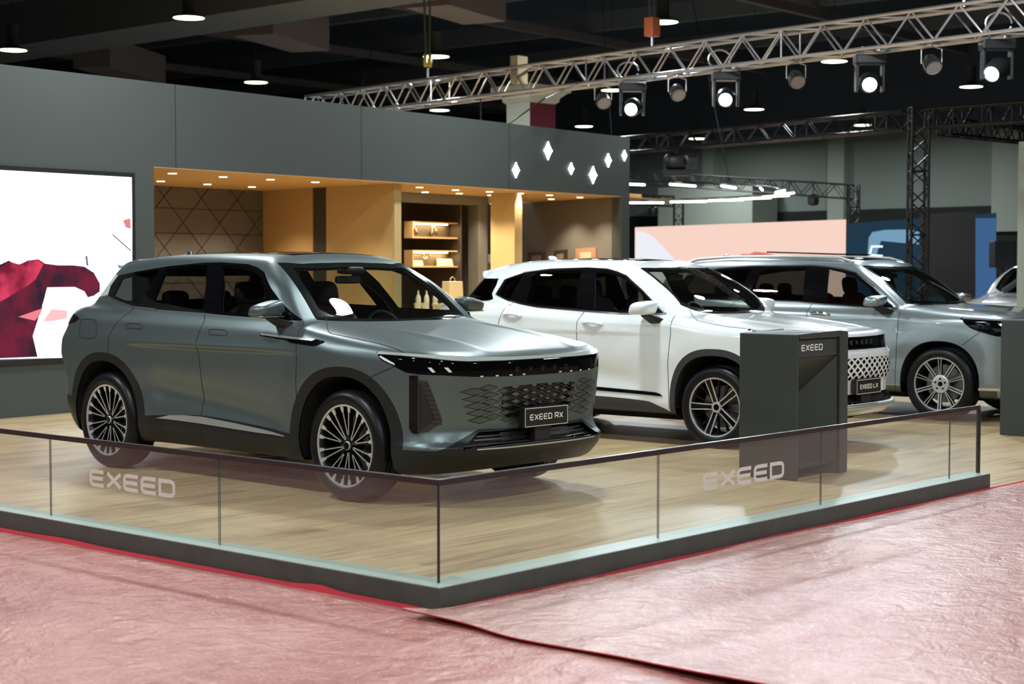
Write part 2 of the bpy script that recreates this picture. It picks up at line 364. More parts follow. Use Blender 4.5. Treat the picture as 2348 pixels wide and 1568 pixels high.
def spec_vx():
    return dict(wb=2.9, ro=1.05, wr=.377, flare=.02, scoop=.016, scoopz=.62, crease=.005, creasez=Cur((-.5, 1.0), (.3, 1.05), (1.5, 1.08), (2.8, 1.10), (3.6, 1.1)),
        Wz=Cur((.2, .87), (.3, .915), (.38, .93), (.6, .93), (.85, .948), (1.0, .945), (1.08, .925), (1.16, .89), (1.3, .84), (1.45, .79)),
        taper=Cur((-1.0, .03), (-.4, .012), (.2, 0), (2.6, 0), (3.2, .015), (3.9, .06)),
        Kf=Cur((0, 0), (.3, .014), (.5, .04), (.65, .085), (.75, .13), (.83, .2), (.89, .3), (.93, .45), (.96, .75)), kfr=.06,
        Sf=Cur((.2, -.80), (.3, -.90), (.38, -.95), (.5, -.94), (.7, -.96), (.9, -.95), (1.0, -.92), (1.08, -.85), (1.2, -.6)),
        Kr=Cur((0, 0), (.4, .03), (.6, .08), (.75, .16), (.85, .27), (.92, .45), (.96, .7)),
        Sr=Cur((.2, 3.75), (.35, 3.9), (.6, 3.95), (.9, 3.95), (1.1, 3.9), (1.2, 3.85), (1.4, 3.7)),
        Tc=Cur((-1.2, .98), (-.95, 1.05), (-.85, 1.08), (-.6, 1.115), (-.3, 1.14), (0, 1.16), (.3, 1.18), (.6, 1.19), (1.5, 1.20), (2.5, 1.22), (3.0, 1.24), (3.6, 1.22), (3.9, 1.15)),
        Tcr=Cur((0, 0), (.4, .004), (.7, .02), (.8, .035), (.88, .06), (.95, .11)), ridge=.007, ksh=.05,
        Bz=Cur((-1.0, .27), (-.6, .24), (.4, .27), (2.4, .27), (3.3, .28), (3.9, .4)),
        Gz=Cur((1.05, .91), (1.14, .89), (1.3, .84), (1.4, .80), (1.5, .755), (1.6, .70), (1.7, .62)),
        Gs=Cur((.3, .04), (.8, .008), (1.2, 0), (2.2, .0), (2.9, .02), (3.4, .07), (3.8, .14)),
        Rc=Cur((.5, 1.52), (.75, 1.605), (.95, 1.645), (1.3, 1.68), (1.9, 1.70), (2.6, 1.70), (3.2, 1.67), (3.7, 1.62)),
        Rcr=Cur((0, 0), (.3, .008), (.5, .025), (.62, .05), (.7, .09)), kroof=.08,
        Ws=Cur((1.0, .12), (1.12, .26), (1.18, .33), (1.41, .64), (1.57, .90), (1.64, 1.02), (1.7, 1.14)), Wa=.10, wsn=.6, kap=.05,
        Bs=Cur((1.1, 3.9), (1.25, 3.85), (1.5, 3.7), (1.7, 3.5)), Ba=.2)
# ---------------------------------------------------------------- car builder
def phi(P): return 1.25*np.arctan2(np.abs(P[:, 1]), .3-P[:, 0])
def p3(*pts): return [(1.25*math.atan2(abs(y), .3-s) if y >= 0 else -1.25*math.atan2(-y, .3-s), z) for s, y, z in pts]
def smooth_poly(pts, n=4, closed=True):
    """Catmull-Rom through the points"""
    pts = [np.array(p, float) for p in pts]; m = len(pts); out = []
    for i in range(m if closed else m-1):
        a = pts[i-1] if (closed or i > 0) else pts[i]; b = pts[i]; c = pts[(i+1) % m]; d = pts[(i+2) % m] if (closed or i+2 < m) else c
        for k in range(n):
            t = k/n; out.append(tuple(.5*((2*b)+(c-a)*t+(2*a-5*b+4*c-d)*t*t+(3*b-a-3*c+d)*t**3)))
    if not closed: out.append(tuple(pts[-1]))
    return out
class Body:
    def __init__(s, sp): s.sp = sp; s.F = car_F(sp)
    def shoot(s, kind, uv, sign=1):
        uv = np.asarray(uv, float); n = len(uv); A = np.zeros((n, 3)); B = np.zeros((n, 3))
        if kind == 'side': A[:, 0] = B[:, 0] = uv[:, 0]; A[:, 2] = B[:, 2] = uv[:, 1]; A[:, 1] = 1.12*sign; B[:, 1] = .35*sign
        elif kind == 'front': A[:, 1] = B[:, 1] = uv[:, 0]; A[:, 2] = B[:, 2] = uv[:, 1]; A[:, 0] = -1.2; B[:, 0] = -.1
        elif kind == 'top': A[:, 0] = B[:, 0] = uv[:, 0]; A[:, 1] = B[:, 1] = uv[:, 1]; A[:, 2] = 1.9; B[:, 2] = .9
        elif kind == 'cyl':
            f = uv[:, 0]/1.25; A[:, 2] = B[:, 2] = uv[:, 1]
            A[:, 0] = .3-1.6*np.cos(f); A[:, 1] = 1.6*np.sin(f); B[:, 0] = .3-.25*np.cos(f); B[:, 1] = .25*np.sin(f)
        P, _ = march(s.F, A, B, 60); return P, car_N(s.F, P)
    def drape(s, mb, kind, poly, off=.002, thick=.004, sign=1, cell=.04):
        """cover a polygon of the side / front / top view with a thin piece lying on the body"""
        from mathutils.geometry import delaunay_2d_cdt
        poly = [tuple(p) for p in poly]; dense = []
        for i, p in enumerate(poly):
            q = poly[(i+1) % len(poly)]; L = math.hypot(q[0]-p[0], q[1]-p[1]); k = max(1, int(L/cell))
            dense += [(p[0]+(q[0]-p[0])*t/k, p[1]+(q[1]-p[1])*t/k) for t in range(k)]
        xs = [p[0] for p in dense]; ys = [p[1] for p in dense]
        gx = np.arange(min(xs), max(xs), cell); gy = np.arange(min(ys), max(ys), cell)
        G = np.array([(x, y) for x in gx for y in gy]) if len(gx)*len(gy) else np.zeros((0, 2))
        if len(G): G = G[poly_sd(dense, G[:, 0], G[:, 1]) < -cell*.35]
        n = len(dense); vs = [Vector(p) for p in dense]+[Vector(tuple(g)) for g in G]
        r = delaunay_2d_cdt(vs, [], [list(range(n))], 1, 1e-6); vv, ff = r[0], r[2]
        P, Nn = s.shoot(kind, [tuple(v) for v in vv], sign)
        T = P+Nn*(off+thick) if thick else P+Nn*off
        a = np.mean([np.dot(np.cross(T[f[1]]-T[f[0]], T[f[2]]-T[f[0]]), Nn[f[0]]) for f in ff]) if ff else 1
        if a < 0: ff = [f[::-1] for f in ff]
        mb.add([tuple(p) for p in T], ff, True)
        if thick:
            Pd, Nd = s.shoot(kind, dense, sign); k = len(dense)
            v = [tuple(p) for p in Pd+Nd*(off+thick)]+[tuple(p) for p in Pd-Nd*.004]
            mb.add(v, [(i, (i+1) % k, k+(i+1) % k, k+i) for i in range(k)])
        return mb
    def ribbon(s, mb, kind, line, w=.005, off=.0008, sign=1, step=.03, closed=False):
        """thin strip along a polyline on the body (shut lines, trims)"""
        pts = []; line = list(line)+([line[0]] if closed else [])
        for i in range(len(line)-1):
            p, q = line[i], line[i+1]; k = max(1, int(math.hypot(q[0]-p[0], q[1]-p[1])/step)); pts += [(p[0]+(q[0]-p[0])*t/k, p[1]+(q[1]-p[1])*t/k) for t in range(k)]
        pts.append(line[-1]); P, Nn = s.shoot(kind, pts, sign); n = len(P); L = []; Rr = []
        for i in range(n):
            d = P[min(i+1, n-1)]-P[max(i-1, 0)]; d = d/max(np.linalg.norm(d), 1e-9); b = np.cross(Nn[i], d)
            L.append(P[i]+b*w/2+Nn[i]*off); Rr.append(P[i]-b*w/2+Nn[i]*off)
        return mb.add(L+Rr, [(n+i, n+i+1, i+1, i) for i in range(n-1)], True)
def wrap(B, mb, kind, sign=1, off=.001):
    q = np.array(mb.v); P, Nn = B.shoot(kind, q[:, :2], sign); mb.v = [tuple(p) for p in P+Nn*(q[:, 2:3]+off)]; return mb
def sub(M, sel, name, mat, parent, off=0., flip=False, shift=None):
    V, N, faces = M; fs = [faces[i] for i in sel]
    if not fs: return None
    used = np.unique(np.concatenate([np.array(f) for f in fs])); mp = np.full(len(V), -1); mp[used] = np.arange(len(used))
    P = V[used]+N[used]*off; n = N[used]
    if shift is not None: P = P+shift
    ff = [[int(mp[i]) for i in f] for f in fs]
    if flip: ff = [f[::-1] for f in ff]; n = -n
    me = bpy.data.meshes.new(name); me.from_pydata([tuple(p) for p in P], [], ff); me.update()
    me.polygons.foreach_set('use_smooth', [True]*len(me.polygons))
    me.normals_split_custom_set_from_vertices([tuple(q) for q in n])
    return link(name, me, mat, parent)
def tyre_mesh(Rt, Rr, w):
    """tyre about local Z (turned to the axle later); outer face at +w/2"""
    h = w/2; b = MB()
    prof = [(Rr, h-.012), (Rr+.008, h-.004), (Rr+.02, h-.001), (Rr+(Rt-Rr)*.45, h+.006), (Rt-.03, h-.004), (Rt-.012, h-.018), (Rt-.003, h-.035)]
    g = [.062, .03, -.03, -.062]
    for x in g: prof += [(Rt, x*w/.245+.006), (Rt-.008, x*w/.245+.004), (Rt-.008, x*w/.245-.004), (Rt, x*w/.245-.006)]
    prof += [(Rt-.003, -h+.035), (Rt-.012, -h+.018), (Rt-.03, -h+.004), (Rt-.06, -h), (Rr, -h+.01)]
    b.lathe(prof, 72); return b
def wheel(kind, Rt, Rr, w, car, s0, side, yf):
    """side=+1 near side (outer face at y=yf)"""
    M = Matrix.Rotation(-math.pi/2 if side > 0 else math.pi/2, 4, 'X')
    ty = tyre_mesh(Rt, Rr, w).build('wheel', MT['rubber'], car); 
    ty.matrix_local = Matrix.Translation((s0, side*(yf-w/2-.006), Rt-.002)) @ M
    h = w/2; rim = MB().lathe([(Rr+.004, h-.016), (Rr-.006, h-.014), (Rr-.02, h-.03), (Rr-.03, 0), (Rr-.03, -h+.03), (Rr+.002, -h+.01)], 64)
    sil = MB().lathe([(Rr+.003, h-.012), (Rr+.001, h-.006), (Rr-.010, h-.008), (Rr-.012, h-.016)], 72)
    dk = MB()
    def bar(mb, r0, a0, r1, a1, w0, w1, z0, z1, zt):
        p = Vector((r0*math.cos(a0), r0*math.sin(a0))); q = Vector((r1*math.cos(a1), r1*math.sin(a1))); d = (q-p).normalized(); n = Vector((-d.y, d.x))
        b = [(p+n*w0/2), (q+n*w1/2), (q-n*w1/2), (p-n*w0/2)]; zz = [z0, z1, z1, z0]
        mb.hexa([(c.x, c.y, z-zt) for c, z in zip(b, zz)], [(c.x, c.y, z) for c, z in zip(b, zz)])
    zf = h-.012; zh = h-.045
    def zz(r): return zh+(zf-zh)*min(1, (r/Rr))**1.2
    if kind == 'rx':
        for k in range(10):
            c = math.pi/2+k*math.pi/5+(math.pi/10 if side < 0 else 0); odd = k % 2
            for sg in (-1, 1):
                r0 = Rr*(.30 if odd else .17); a0 = c+sg*(.055 if odd else .10); a1 = c+sg*.135; am = a0+(a1-a0)*.62; rm = Rr*.80; 
                bar(dk, Rr*.12, a0, Rr*.97, a1, .014, .020, zz(r0)-.006, zf-.006, .03)
                bar(sil, r0, a0, rm, a1-sg*.012, .006, .007, zz(r0), zz(rm), .008)
                bar(sil, rm+.002, a1, Rr-.004, a1+sg*.004, .015, .034, zz(rm), zf, .008)
            if odd: bar(sil, Rr*.285, c-.1, Rr*.285, c+.1, .006, .006, zz(Rr*.3), zz(Rr*.3), .008)
        hub = MB().lathe([(0, zh+.02), (.024, zh+.02), (.028, zh+.014), (.03, zh-.02), (.07, zh-.03)], 32); hm = MT['gloss_black']
        ring = sil.lathe([(.026, zh+.021), (.030, zh+.018), (.030, zh+.005)], 32)
    elif kind == 'vx':
        for k in range(10):
            c = math.pi/2+k*math.pi/5; odd = k % 2
            for sg in (-1, 1):
                g = .062 if odd else .050; 
                bar(dk, Rr*.2, c+sg*.1, Rr*.97, c+sg*g, .016, .014, zz(Rr*.2)-.006, zf-.006, .03)
                bar(sil, Rr*.36, c+sg*(.075 if odd else .13), Rr-.004, c+sg*g, .006 if odd else .010, .007 if odd else .013, zz(Rr*.36), zf, .01)
            if odd: bar(sil, Rr*.37, c-.09, Rr*.37, c+.09, .006, .006, zz(Rr*.37), zz(Rr*.37), .008)
        hub = MB().lathe([(0, zh+.012), (.024, zh+.012), (.026, zh+.008)], 32); hm = MT['gloss_black']
        sil.lathe([(.026, zh+.008), (.078, zh+.014), (.092, zh+.008), (.095, zh-.02)], 40)
        for k in range(5):
            a = -math.pi/2+k*2*math.pi/5; dk.tube((.055*math.cos(a), .055*math.sin(a), zh+.0), (.055*math.cos(a), .055*math.sin(a), zh+.016), .011, 12)
    else:
        for k in range(5):
            c = math.pi/2-.32+k*2*math.pi/5
            bar(dk, .03, c, Rr*.98, c, .05, .050, zz(.05)-.004, zf-.004, .03)
            for sg in (-1, 1):
                bar(sil, .045, c+sg*.5, Rr*.42, c+sg*.20, .008, .011, zz(.05), zz(Rr*.42), .012)
                bar(sil, Rr*.42, c+sg*.20, Rr-.003, c+sg*.11, .011, .008, zz(Rr*.42), zf, .012)
                bar(dk, .08, c+sg*.3, Rr*.97, c+sg*.42, .012, .014, zh-.01, zf-.02, .03)
        hub = MB().lathe([(0, zh+.014), (.026, zh+.014), (.028, zh+.008)], 32); hm = MT['gloss_black']
        sil.lathe([(.028, zh+.010), (.045, zh+.012), (.05, zh-.01)], 32)
    rim.build('rim', MT['rim_dark'], ty); dk.build('spokes', MT['gloss_black'], ty); so = sil.build('spoke_face', MT['machined'], ty); so['label'] = 'bright machined spoke faces'
    hub.build('hub_cap', hm, ty)
    d = MB().lathe([(.05, -.02), (Rr*.72, -.02), (Rr*.72, -.045), (.05, -.045)], 48); d.build('brake_disc', MT['steel'], ty)
    if side > 0:
        ca = MB()
        for k in range(6):
            a0 = math.pi+(k-3)*.10; a1 = a0+.105
            b = [(r*math.cos(a), r*math.sin(a)) for r, a in ((Rr*.62, a0), (Rr*.84, a0), (Rr*.84, a1), (Rr*.62, a1))]
            ca.hexa([(x, y, -.05) for x, y in b], [(x, y, -.005) for x, y in b])
        ca.build('brake_caliper', MT['caliper_red'] if kind == 'rx' else MT['steel'], ty)
    return ty
def build_car(root, sp, c):
    """c: the measured features of one car; every piece becomes a part of root"""
    B = Body(sp); F = B.F; V, N, faces = shell(F, sp, c.get('step', .022)); M = [V, N, faces]; wb = sp['wb']; wr = sp['wr']
    side = lambda V: (np.abs(V[:, 1]) > .55)
    def mk(f): return lambda V: f(V)
    ra, rb, oa, ob, ap = c['arch']
    fa = lambda V, s0, a, b: archf(V[:, 0], V[:, 2], s0, wr, a, b, ap)
    for s0 in (0, wb):
        cut(M, lambda V, s0=s0: fa(V, s0, ra, rb)*.45, side)
        if oa: cut(M, lambda V, s0=s0: fa(V, s0, oa, ob)*.5, side)
    rk = c['rocker']; cut(M, lambda V: V[:, 2]-rk(V[:, 0]), lambda V: side(V) & (V[:, 0] > -.6) )
    polys = {}
    def pcut(name, poly, kind, mask):
        pr = dict(side=lambda V: (V[:, 0], V[:, 2]), top=lambda V: (V[:, 0], np.abs(V[:, 1])), front=lambda V: (np.abs(V[:, 1]), V[:, 2]), cyl=lambda V: (phi(V), V[:, 2]))[kind]
        def f(V, poly=poly, pr=pr, mask=mask):
            m = mask(V); r = np.full(len(V), 1.); x, y = pr(V[m]); r[m] = poly_sd(poly, x, y); return r
        polys[name] = f; cut(M, f, mask)
    up = lambda V: (np.abs(V[:, 1]) > .45) & (V[:, 2] > 1.08)
    fr = lambda V: (V[:, 0] < -.15) & (V[:, 2] < 1.2)
    pcut('dlo', c['dlo'], 'side', up)
    for i, g in enumerate(c['glass']): pcut('glass%d' % i, g, 'side', up)
    wsm = lambda V: (V[:, 2] > 1.08) & (V[:, 0] < 1.5) & (V[:, 0] > -.1)
    pcut('ws', c['ws'], 'top', wsm); pcut('wsin', c['wsin'], 'top', wsm)
    pcut('hood', c['hood'], 'top', lambda V: (V[:, 2] > .93) & (V[:, 0] < .8))
    pcut('roofglass', c['roofglass'], 'top', lambda V: V[:, 2] > 1.5)
    pcut('fdoor', c['fdoor'], 'side', side); pcut('rdoor', c['rdoor'], 'side', side)
    pcut('bumper', c['bumper'], 'side', lambda V: V[:, 0] < .2)
    bk = lambda V: V[:, 0] > wb-.1
    pcut('backglass', c['backglass'], c.get('bgkind', 'side'), (lambda V: (V[:, 0] > wb-.1) & (V[:, 2] > 1.1)))
    for nm in ('lamp', 'clad', 'intake', 'grille'):
        if nm in c: pcut(nm, c[nm], 'cyl', fr)
    ce = centroids(M); n = len(ce); lab = np.array(['body_shell']*n, dtype=object); a = np.abs(ce[:, 1]); s = ce[:, 0]; z = ce[:, 2]
    def ins(k): return polys[k](ce) < 0
    sd = (a > .55)
    lab[(z > 1.3) & (s < wb+.3)] = 'body_shell'
    lab[ins('bumper') & (s < .2)] = 'front_bumper'
    lab[(s > wb+.5) & (z < .98)] = 'rear_bumper'
    near = ce[:, 1] > 0
    d = ins('fdoor') & sd; lab[d & near] = 'front_door'; lab[d & ~near] = 'front_door_far'
    d = ins('rdoor') & sd; lab[d & near] = 'rear_door'; lab[d & ~near] = 'rear_door_far'
    lab[ins('hood')] = 'hood'
    rkm = (z < rk(s)) & (s > -.6); lab[rkm & (a > .3)] = 'cladding'
    if oa:
        for s0 in (0, wb): lab[(fa(ce, s0, oa, ob) < 0) & sd] = 'cladding'
    if 'clad' in c: lab[ins('clad')] = 'cladding'
    if 'grille' in c: lab[ins('grille')] = 'grille_recess'
    if 'intake' in c: lab[ins('intake')] = 'lower_intake'
    if 'lamp' in c: lab[ins('lamp')] = 'light_band'
    lab[z < F_under(sp, s)+.012] = 'underbody'
    for s0 in (0, wb): lab[(fa(ce, s0, ra, rb) < 0) & sd] = 'none'
    lab[ins('backglass') & (s > wb-.1) & (z > 1.1)] = 'rear_glass'
    lab[ins('dlo') & up(ce)] = 'window_frame'
    for i in range(len(c['glass'])):
        g = ins('glass%d' % i) & up(ce); lab[g & near] = 'g%d' % i; lab[g & ~near] = 'h%d' % i
    lab[ins('roofglass') & (z > 1.5)] = 'roof_glass'
    lab[ins('ws') & wsm(ce)] = 'windscreen_border'; lab[ins('wsin') & wsm(ce)] = 'windscreen'
    P = c['paint']; idx = lambda k: np.nonzero(lab == k)[0]
    mats = dict(body_shell=P, front_bumper=P, rear_bumper=P, front_door=P, front_door_far=P, rear_door=P, rear_door_far=P, hood=P, cladding=MT[c.get('clad_mat', 'cladding')],
                grille_recess=MT['black_plastic'], lower_intake=MT['black_plastic'], light_band=MT['lens_black'], underbody=MT['black_plastic'],
                window_frame=MT['gloss_black'], rear_glass=MT['rear_side_glass'], roof_glass=MT['dark_glass'], windscreen_border=MT['frit'], windscreen=MT['ws_glass'])
    if 'rear_mat' in c: mats['rear_glass'] = MT[c['rear_mat']]
    parts = {}
    for k, m in mats.items():
        nm = k.replace('_far', ''); sh = np.array([.07, 0, 0]) if k == 'lower_intake' else (np.array([.05, 0, 0]) if k == 'grille_recess' else None)
        par = root
        if k == 'windscreen_border': nm = 'windscreen_frame'
        o = sub(M, idx(k), nm, m, par, shift=sh); parts[k] = o
    for i in range(len(c['glass'])):
        for pre, dr in (('g', ''), ('h', '_far')):
            own = parts.get(('front_door' if i == 0 else 'rear_door')+dr) if i < 2 else root
            sub(M, idx('%s%d' % (pre, i)), 'side_window' if i < 2 else 'quarter_window', MT[('side_glass', 'rear_side_glass', 'quarter_glass')[i]], own or root)
    inner = np.nonzero(np.isin(lab, ['body_shell', 'front_door', 'front_door_far', 'rear_door', 'rear_door_far', 'window_frame', 'hood', 'front_bumper', 'rear_bumper', 'roof_glass', 'windscreen_border']) & (z > .45))[0]
    sub(M, inner, 'interior_lining', MT['lining'], root, off=-.022, flip=True)
    # wheel wells
    for s0 in (0, wb):
        for sgn in (1, -1):
            m = MB(); th = [math.pi*k/24 for k in range(25)]; e = 2/ap
            pr = [(s0+ra*1.01*math.copysign(abs(math.cos(t))**e, math.cos(t)), wr+rb*1.01*math.sin(t)**e) for t in th]
            pr = [(pr[0][0], .26)]+pr+[(pr[-1][0], .26)]; k = len(pr)
            yo, _ = B.shoot('side', pr, sgn)
            v = [(x, y_[1]-sgn*.012, zz_) for (x, zz_), y_ in zip(pr, yo)]+[(x, sgn*.58, zz_) for x, zz_ in pr]
            m.add(v, [(i, i+1, k+i+1, k+i) for i in range(k-1)], True); m.add(v[k:], [tuple(range(k))]); m.build('wheel_well', MT['well_black'], root)
    MB().box(-.55, wb+.7, -.60, .60, .20, .30).build('floor_pan', MT['well_black'], root)
    # panel gaps
    g = MB()
    for ln, kd in c['gaps']:
        for sgn in ((1, -1) if kd == 'side' else (1,)): B.ribbon(g, kd, ln, .006, .0012, sgn)
    go = g.build('panel_gaps', MT['gap'], root)
    return B, parts
def F_under(sp, s): return sp['Bz'](s)
def seat(root, x, y, zb=.62, sc_=1., rear=False, mat='seat'):
    m = MB(); w = .25
    m.ell((x, y, zb), (.27, w, .09), .5, .5); m.ell((x+.30, y, zb+.33), (.075, w, .36), .5, .45, shear=.22)
    m.ell((x+.30, y-w*.86, zb+.30), (.10, .05, .30), .6, .6, shear=.22); m.ell((x+.30, y+w*.86, zb+.30), (.10, .05, .30), .6, .6, shear=.22)
    o = m.build('seat', MT[mat], root)
    MB().ell((x+.42, y, zb+.76), (.055, .13, .10), .6, .6, shear=.15).tube((x+.41, y-.05, zb+.6), (x+.42, y-.05, zb+.72), .008).tube((x+.41, y+.05, zb+.6), (x+.42, y+.05, zb+.72), .008).build('headrest', MT[mat], o)
def interior(root, sp, mat='seat'):
    for y in (.37, -.37): seat(root, 1.28, y, .60, mat=mat)
    for y in (.42, 0, -.42):
        m = MB(); m.ell((2.12, y, .62), (.26, .24, .09), .5, .4); m.ell((2.45, y, .93), (.075, .235, .33), .5, .4, shear=.3); o = m.build('rear_seat', MT[mat], root)
        MB().ell((2.58, y, 1.30), (.05, .12, .085), .6, .6).build('headrest', MT[mat], o)
    MB().ell((.62, 0, .98), (.26, .80, .17), .5, .3).build('dashboard', MT['lining'], root)
    sw = MB(); Mx = Matrix.Translation((.98, -.37, 1.06)) @ Matrix.Rotation(R(-66), 4, 'Y')
    pts = [Mx@Vector((.185*math.cos(t), .185*math.sin(t), 0)) for t in [2*math.pi*k/28 for k in range(29)]]
    sw.path(pts, .016); sw.ell((0, 0, 0), (.07, .08, .02), .6, .6, M=Mx); sw.tube(Mx@Vector((.02, -.17, 0)), Mx@Vector((.02, .17, 0)), .014); sw.tube(Mx@Vector((0, 0, -.02)), Mx@Vector((0, 0, -.25)), .03)
    sw.build('steering_wheel', MT['black_plastic'], root)
    mm = MB(); mm.ell((1.0, 0, 1.475), (.02, .12, .03), .4, .4); mm.ell((.97, 0, 1.545), (.08, .09, .03), .5, .5); mm.build('rear_view_mirror', MT['black_plastic'], root)
def mirror(root, s, y, z, paint, near, base, chrome=None, size=(.10, .13, .075), taper=.10):
    k = 1 if near else -1; m = MB()
    m.ell((s, k*y, z), size, .55, .6, 24, 14, shear=-.25)
    zb = z-size[2]*.9
    m.v = [(v[0], v[1], zb+(v[2]-zb)*(1-taper*(1+max(-1, min(1, (k*v[1]-y)/size[1]))))) for v in m.v]
    o = m.build('door_mirror', paint, root)
    b = MB(); b.hexa([(base[0]-.02, k*base[1], base[2]-.03), (base[0]+.09, k*base[1], base[2]-.04), (s+.05, k*(y-.03), z-size[2]-.012), (s-.04, k*(y-.03), z-size[2]-.012)],
                     [(base[0]-.03, k*base[1], base[2]+.03), (base[0]+.08, k*base[1], base[2]+.02), (s+.05, k*(y-.03), z-size[2]+.012), (s-.04, k*(y-.03), z-size[2]+.012)])
    b.build('mirror_base', MT['black_plastic'], o, bevel=.006)
    if chrome: MB().hexa([(s-size[0]*.8, k*(y-size[1]*.9), z-size[2]*.96), (s+size[0]*.6, k*(y-size[1]*.9), z-size[2]*.96), (s+size[0]*.6, k*(y+size[1]*.8), z-size[2]*.9), (s-size[0]*.8, k*(y+size[1]*.8), z-size[2]*.9)],
                       [(s-size[0]*.85, k*(y-size[1]*.9), z-size[2]*.78), (s+size[0]*.65, k*(y-size[1]*.9), z-size[2]*.78), (s+size[0]*.65, k*(y+size[1]*.85), z-size[2]*.72), (s-size[0]*.85, k*(y+size[1]*.85), z-size[2]*.72)]).build('mirror_strip', chrome, o, bevel=.004)
    MB().ell((s+size[0]*.72, k*(y-.01), z-size[2]*.22), (.03, size[1]*.70, size[2]*.50), .4, .4).build('mirror_glass', MT['mirror'], o)
def plate(root, s, z, text, w=.44, h=.135, back=.04):
    m = MB().box(s, s+back, -w/2, w/2, z-h/2, z+h/2); o = m.build('number_plate', MT['plate_black'], root, bevel=.006)
    m = MB(); q = .008
    strokes(m, [[(-w/2+q, -h/2+q), (w/2-q, -h/2+q), (w/2-q, h/2-q), (-w/2+q, h/2-q), (-w/2+q, -h/2+q)]], .0035, lambda u, v, t: (s-t, u, z+v), .0015); m.build('plate_border', MT['white_print'], o)
    # seen from the front the near side (+y) is on the viewer's left
    lettering(text, .040, lambda u, v, t: (s-t, .165-u, z-.02+v), width=.33, thick=.0015).build('lettering', MT['white_print'], o)
def place(name, org, ang, yw, label, cat):
    Rr = np.array([math.cos(ang), -math.sin(ang)]); p = np.array(org)+yw*Rr
    return empty(name, (p[0], p[1], 0), math.pi/2-ang, label, cat)
# ---------------------------------------------------------------- materials of the place
def carpet_mat(name, ca, cb, hz):
    m = pm(name, ca, .45, coat=.8, coatr=.12); nt, N, L, b = nodes(m)
    tc = N.new('ShaderNodeTexCoord')
    n1 = N.new('ShaderNodeTexNoise'); n1.inputs['Scale'].default_value = .9; n1.inputs['Detail'].default_value = 6; n1.inputs['Distortion'].default_value = .6
    n2 = N.new('ShaderNodeTexNoise'); n2.inputs['Scale'].default_value = 55; n2.inputs['Detail'].default_value = 5
    n3 = N.new('ShaderNodeTexNoise'); n3.inputs['Scale'].default_value = 6; n3.inputs['Detail'].default_value = 5; n3.inputs['Distortion'].default_value = 1.2
    for q in (n1, n2, n3): L.new(tc.outputs['Object'], q.inputs['Vector'])
    rp = N.new('ShaderNodeValToRGB'); e = rp.color_ramp.elements; e[0].position = .30; e[0].color = (*ca, 1); e[1].position = .62; e[1].color = (*cb, 1)
    mx = N.new('ShaderNodeMath'); mx.operation = 'MULTIPLY_ADD'; mx.inputs[1].default_value = .35; L.new(n3.outputs['Fac'], mx.inputs[0])
    m4 = N.new('ShaderNodeMath'); m4.operation = 'MULTIPLY'; m4.inputs[1].default_value = .65; L.new(n1.outputs['Fac'], m4.inputs[0]); L.new(m4.outputs[0], mx.inputs[2])
    L.new(mx.outputs[0], rp.inputs[0])
    m5 = N.new('ShaderNodeMixRGB'); m5.blend_type = 'MIX'; m5.inputs[2].default_value = (*hz, 1)
    r2 = N.new('ShaderNodeValToRGB'); r2.color_ramp.elements[0].position = .52; r2.color_ramp.elements[1].position = .72; r2.color_ramp.elements[1].color = (.45, .45, .45, 1)
    L.new(n2.outputs['Fac'], r2.inputs[0]); L.new(r2.outputs[0], m5.inputs[0]); L.new(rp.outputs[0], m5.inputs[1]); L.new(m5.outputs[0], b.inputs['Base Color'])
    ad = N.new('ShaderNodeMath'); ad.operation = 'MULTIPLY_ADD'; ad.inputs[1].default_value = .25; L.new(n2.outputs['Fac'], ad.inputs[0]); L.new(n3.outputs['Fac'], ad.inputs[2])
    bp = N.new('ShaderNodeBump'); bp.inputs['Strength'].default_value = .7; bp.inputs['Distance'].default_value = .03; L.new(ad.outputs[0], bp.inputs['Height'])
    L.new(bp.outputs[0], b.inputs['Normal']); L.new(bp.outputs[0], b.inputs['Coat Normal'])
    return m
def wood_mat():
    m = pm('oak_boards', (.45, .33, .2), .38, spec=.35); nt, N, L, b = nodes(m)
    tc = N.new('ShaderNodeTexCoord'); sx = N.new('ShaderNodeSeparateXYZ'); L.new(tc.outputs['Object'], sx.inputs[0])
    br = N.new('ShaderNodeTexBrick'); br.inputs['Scale'].default_value = 1; br.inputs['Brick Width'].default_value = 1.25; br.inputs['Row Height'].default_value = .19
    br.inputs['Mortar Size'].default_value = .0012; br.inputs['Color1'].default_value = (0, 0, 0, 1); br.inputs['Color2'].default_value = (1, 1, 1, 1); br.inputs['Mortar'].default_value = (.4, .4, .4, 1); br.offset = .37
    L.new(tc.outputs['Object'], br.inputs['Vector'])
    mp = N.new('ShaderNodeMapping'); mp.inputs['Scale'].default_value = (.55, 9, 1); L.new(tc.outputs['Object'], mp.inputs[0])
    n1 = N.new('ShaderNodeTexNoise'); n1.inputs['Scale'].default_value = 2.2; n1.inputs['Detail'].default_value = 8; n1.inputs['Roughness'].default_value = .62; n1.inputs['Distortion'].default_value = .8; L.new(mp.outputs[0], n1.inputs['Vector'])
    mq = N.new('ShaderNodeMath'); mq.operation = 'MULTIPLY_ADD'; mq.inputs[1].default_value = .22; L.new(br.outputs['Color'], mq.inputs[0]); L.new(n1.outputs['Fac'], mq.inputs[2])
    rp = N.new('ShaderNodeValToRGB'); e = rp.color_ramp.elements; e[0].position = .32; e[0].color = (.23, .155, .082, 1); e[1].position = .85; e[1].color = (.58, .46, .265, 1)
    x = rp.color_ramp.elements.new(.55); x.color = (.44, .325, .175, 1)
    L.new(mq.outputs[0], rp.inputs[0]); L.new(rp.outputs[0], b.inputs['Base Color'])
    return m
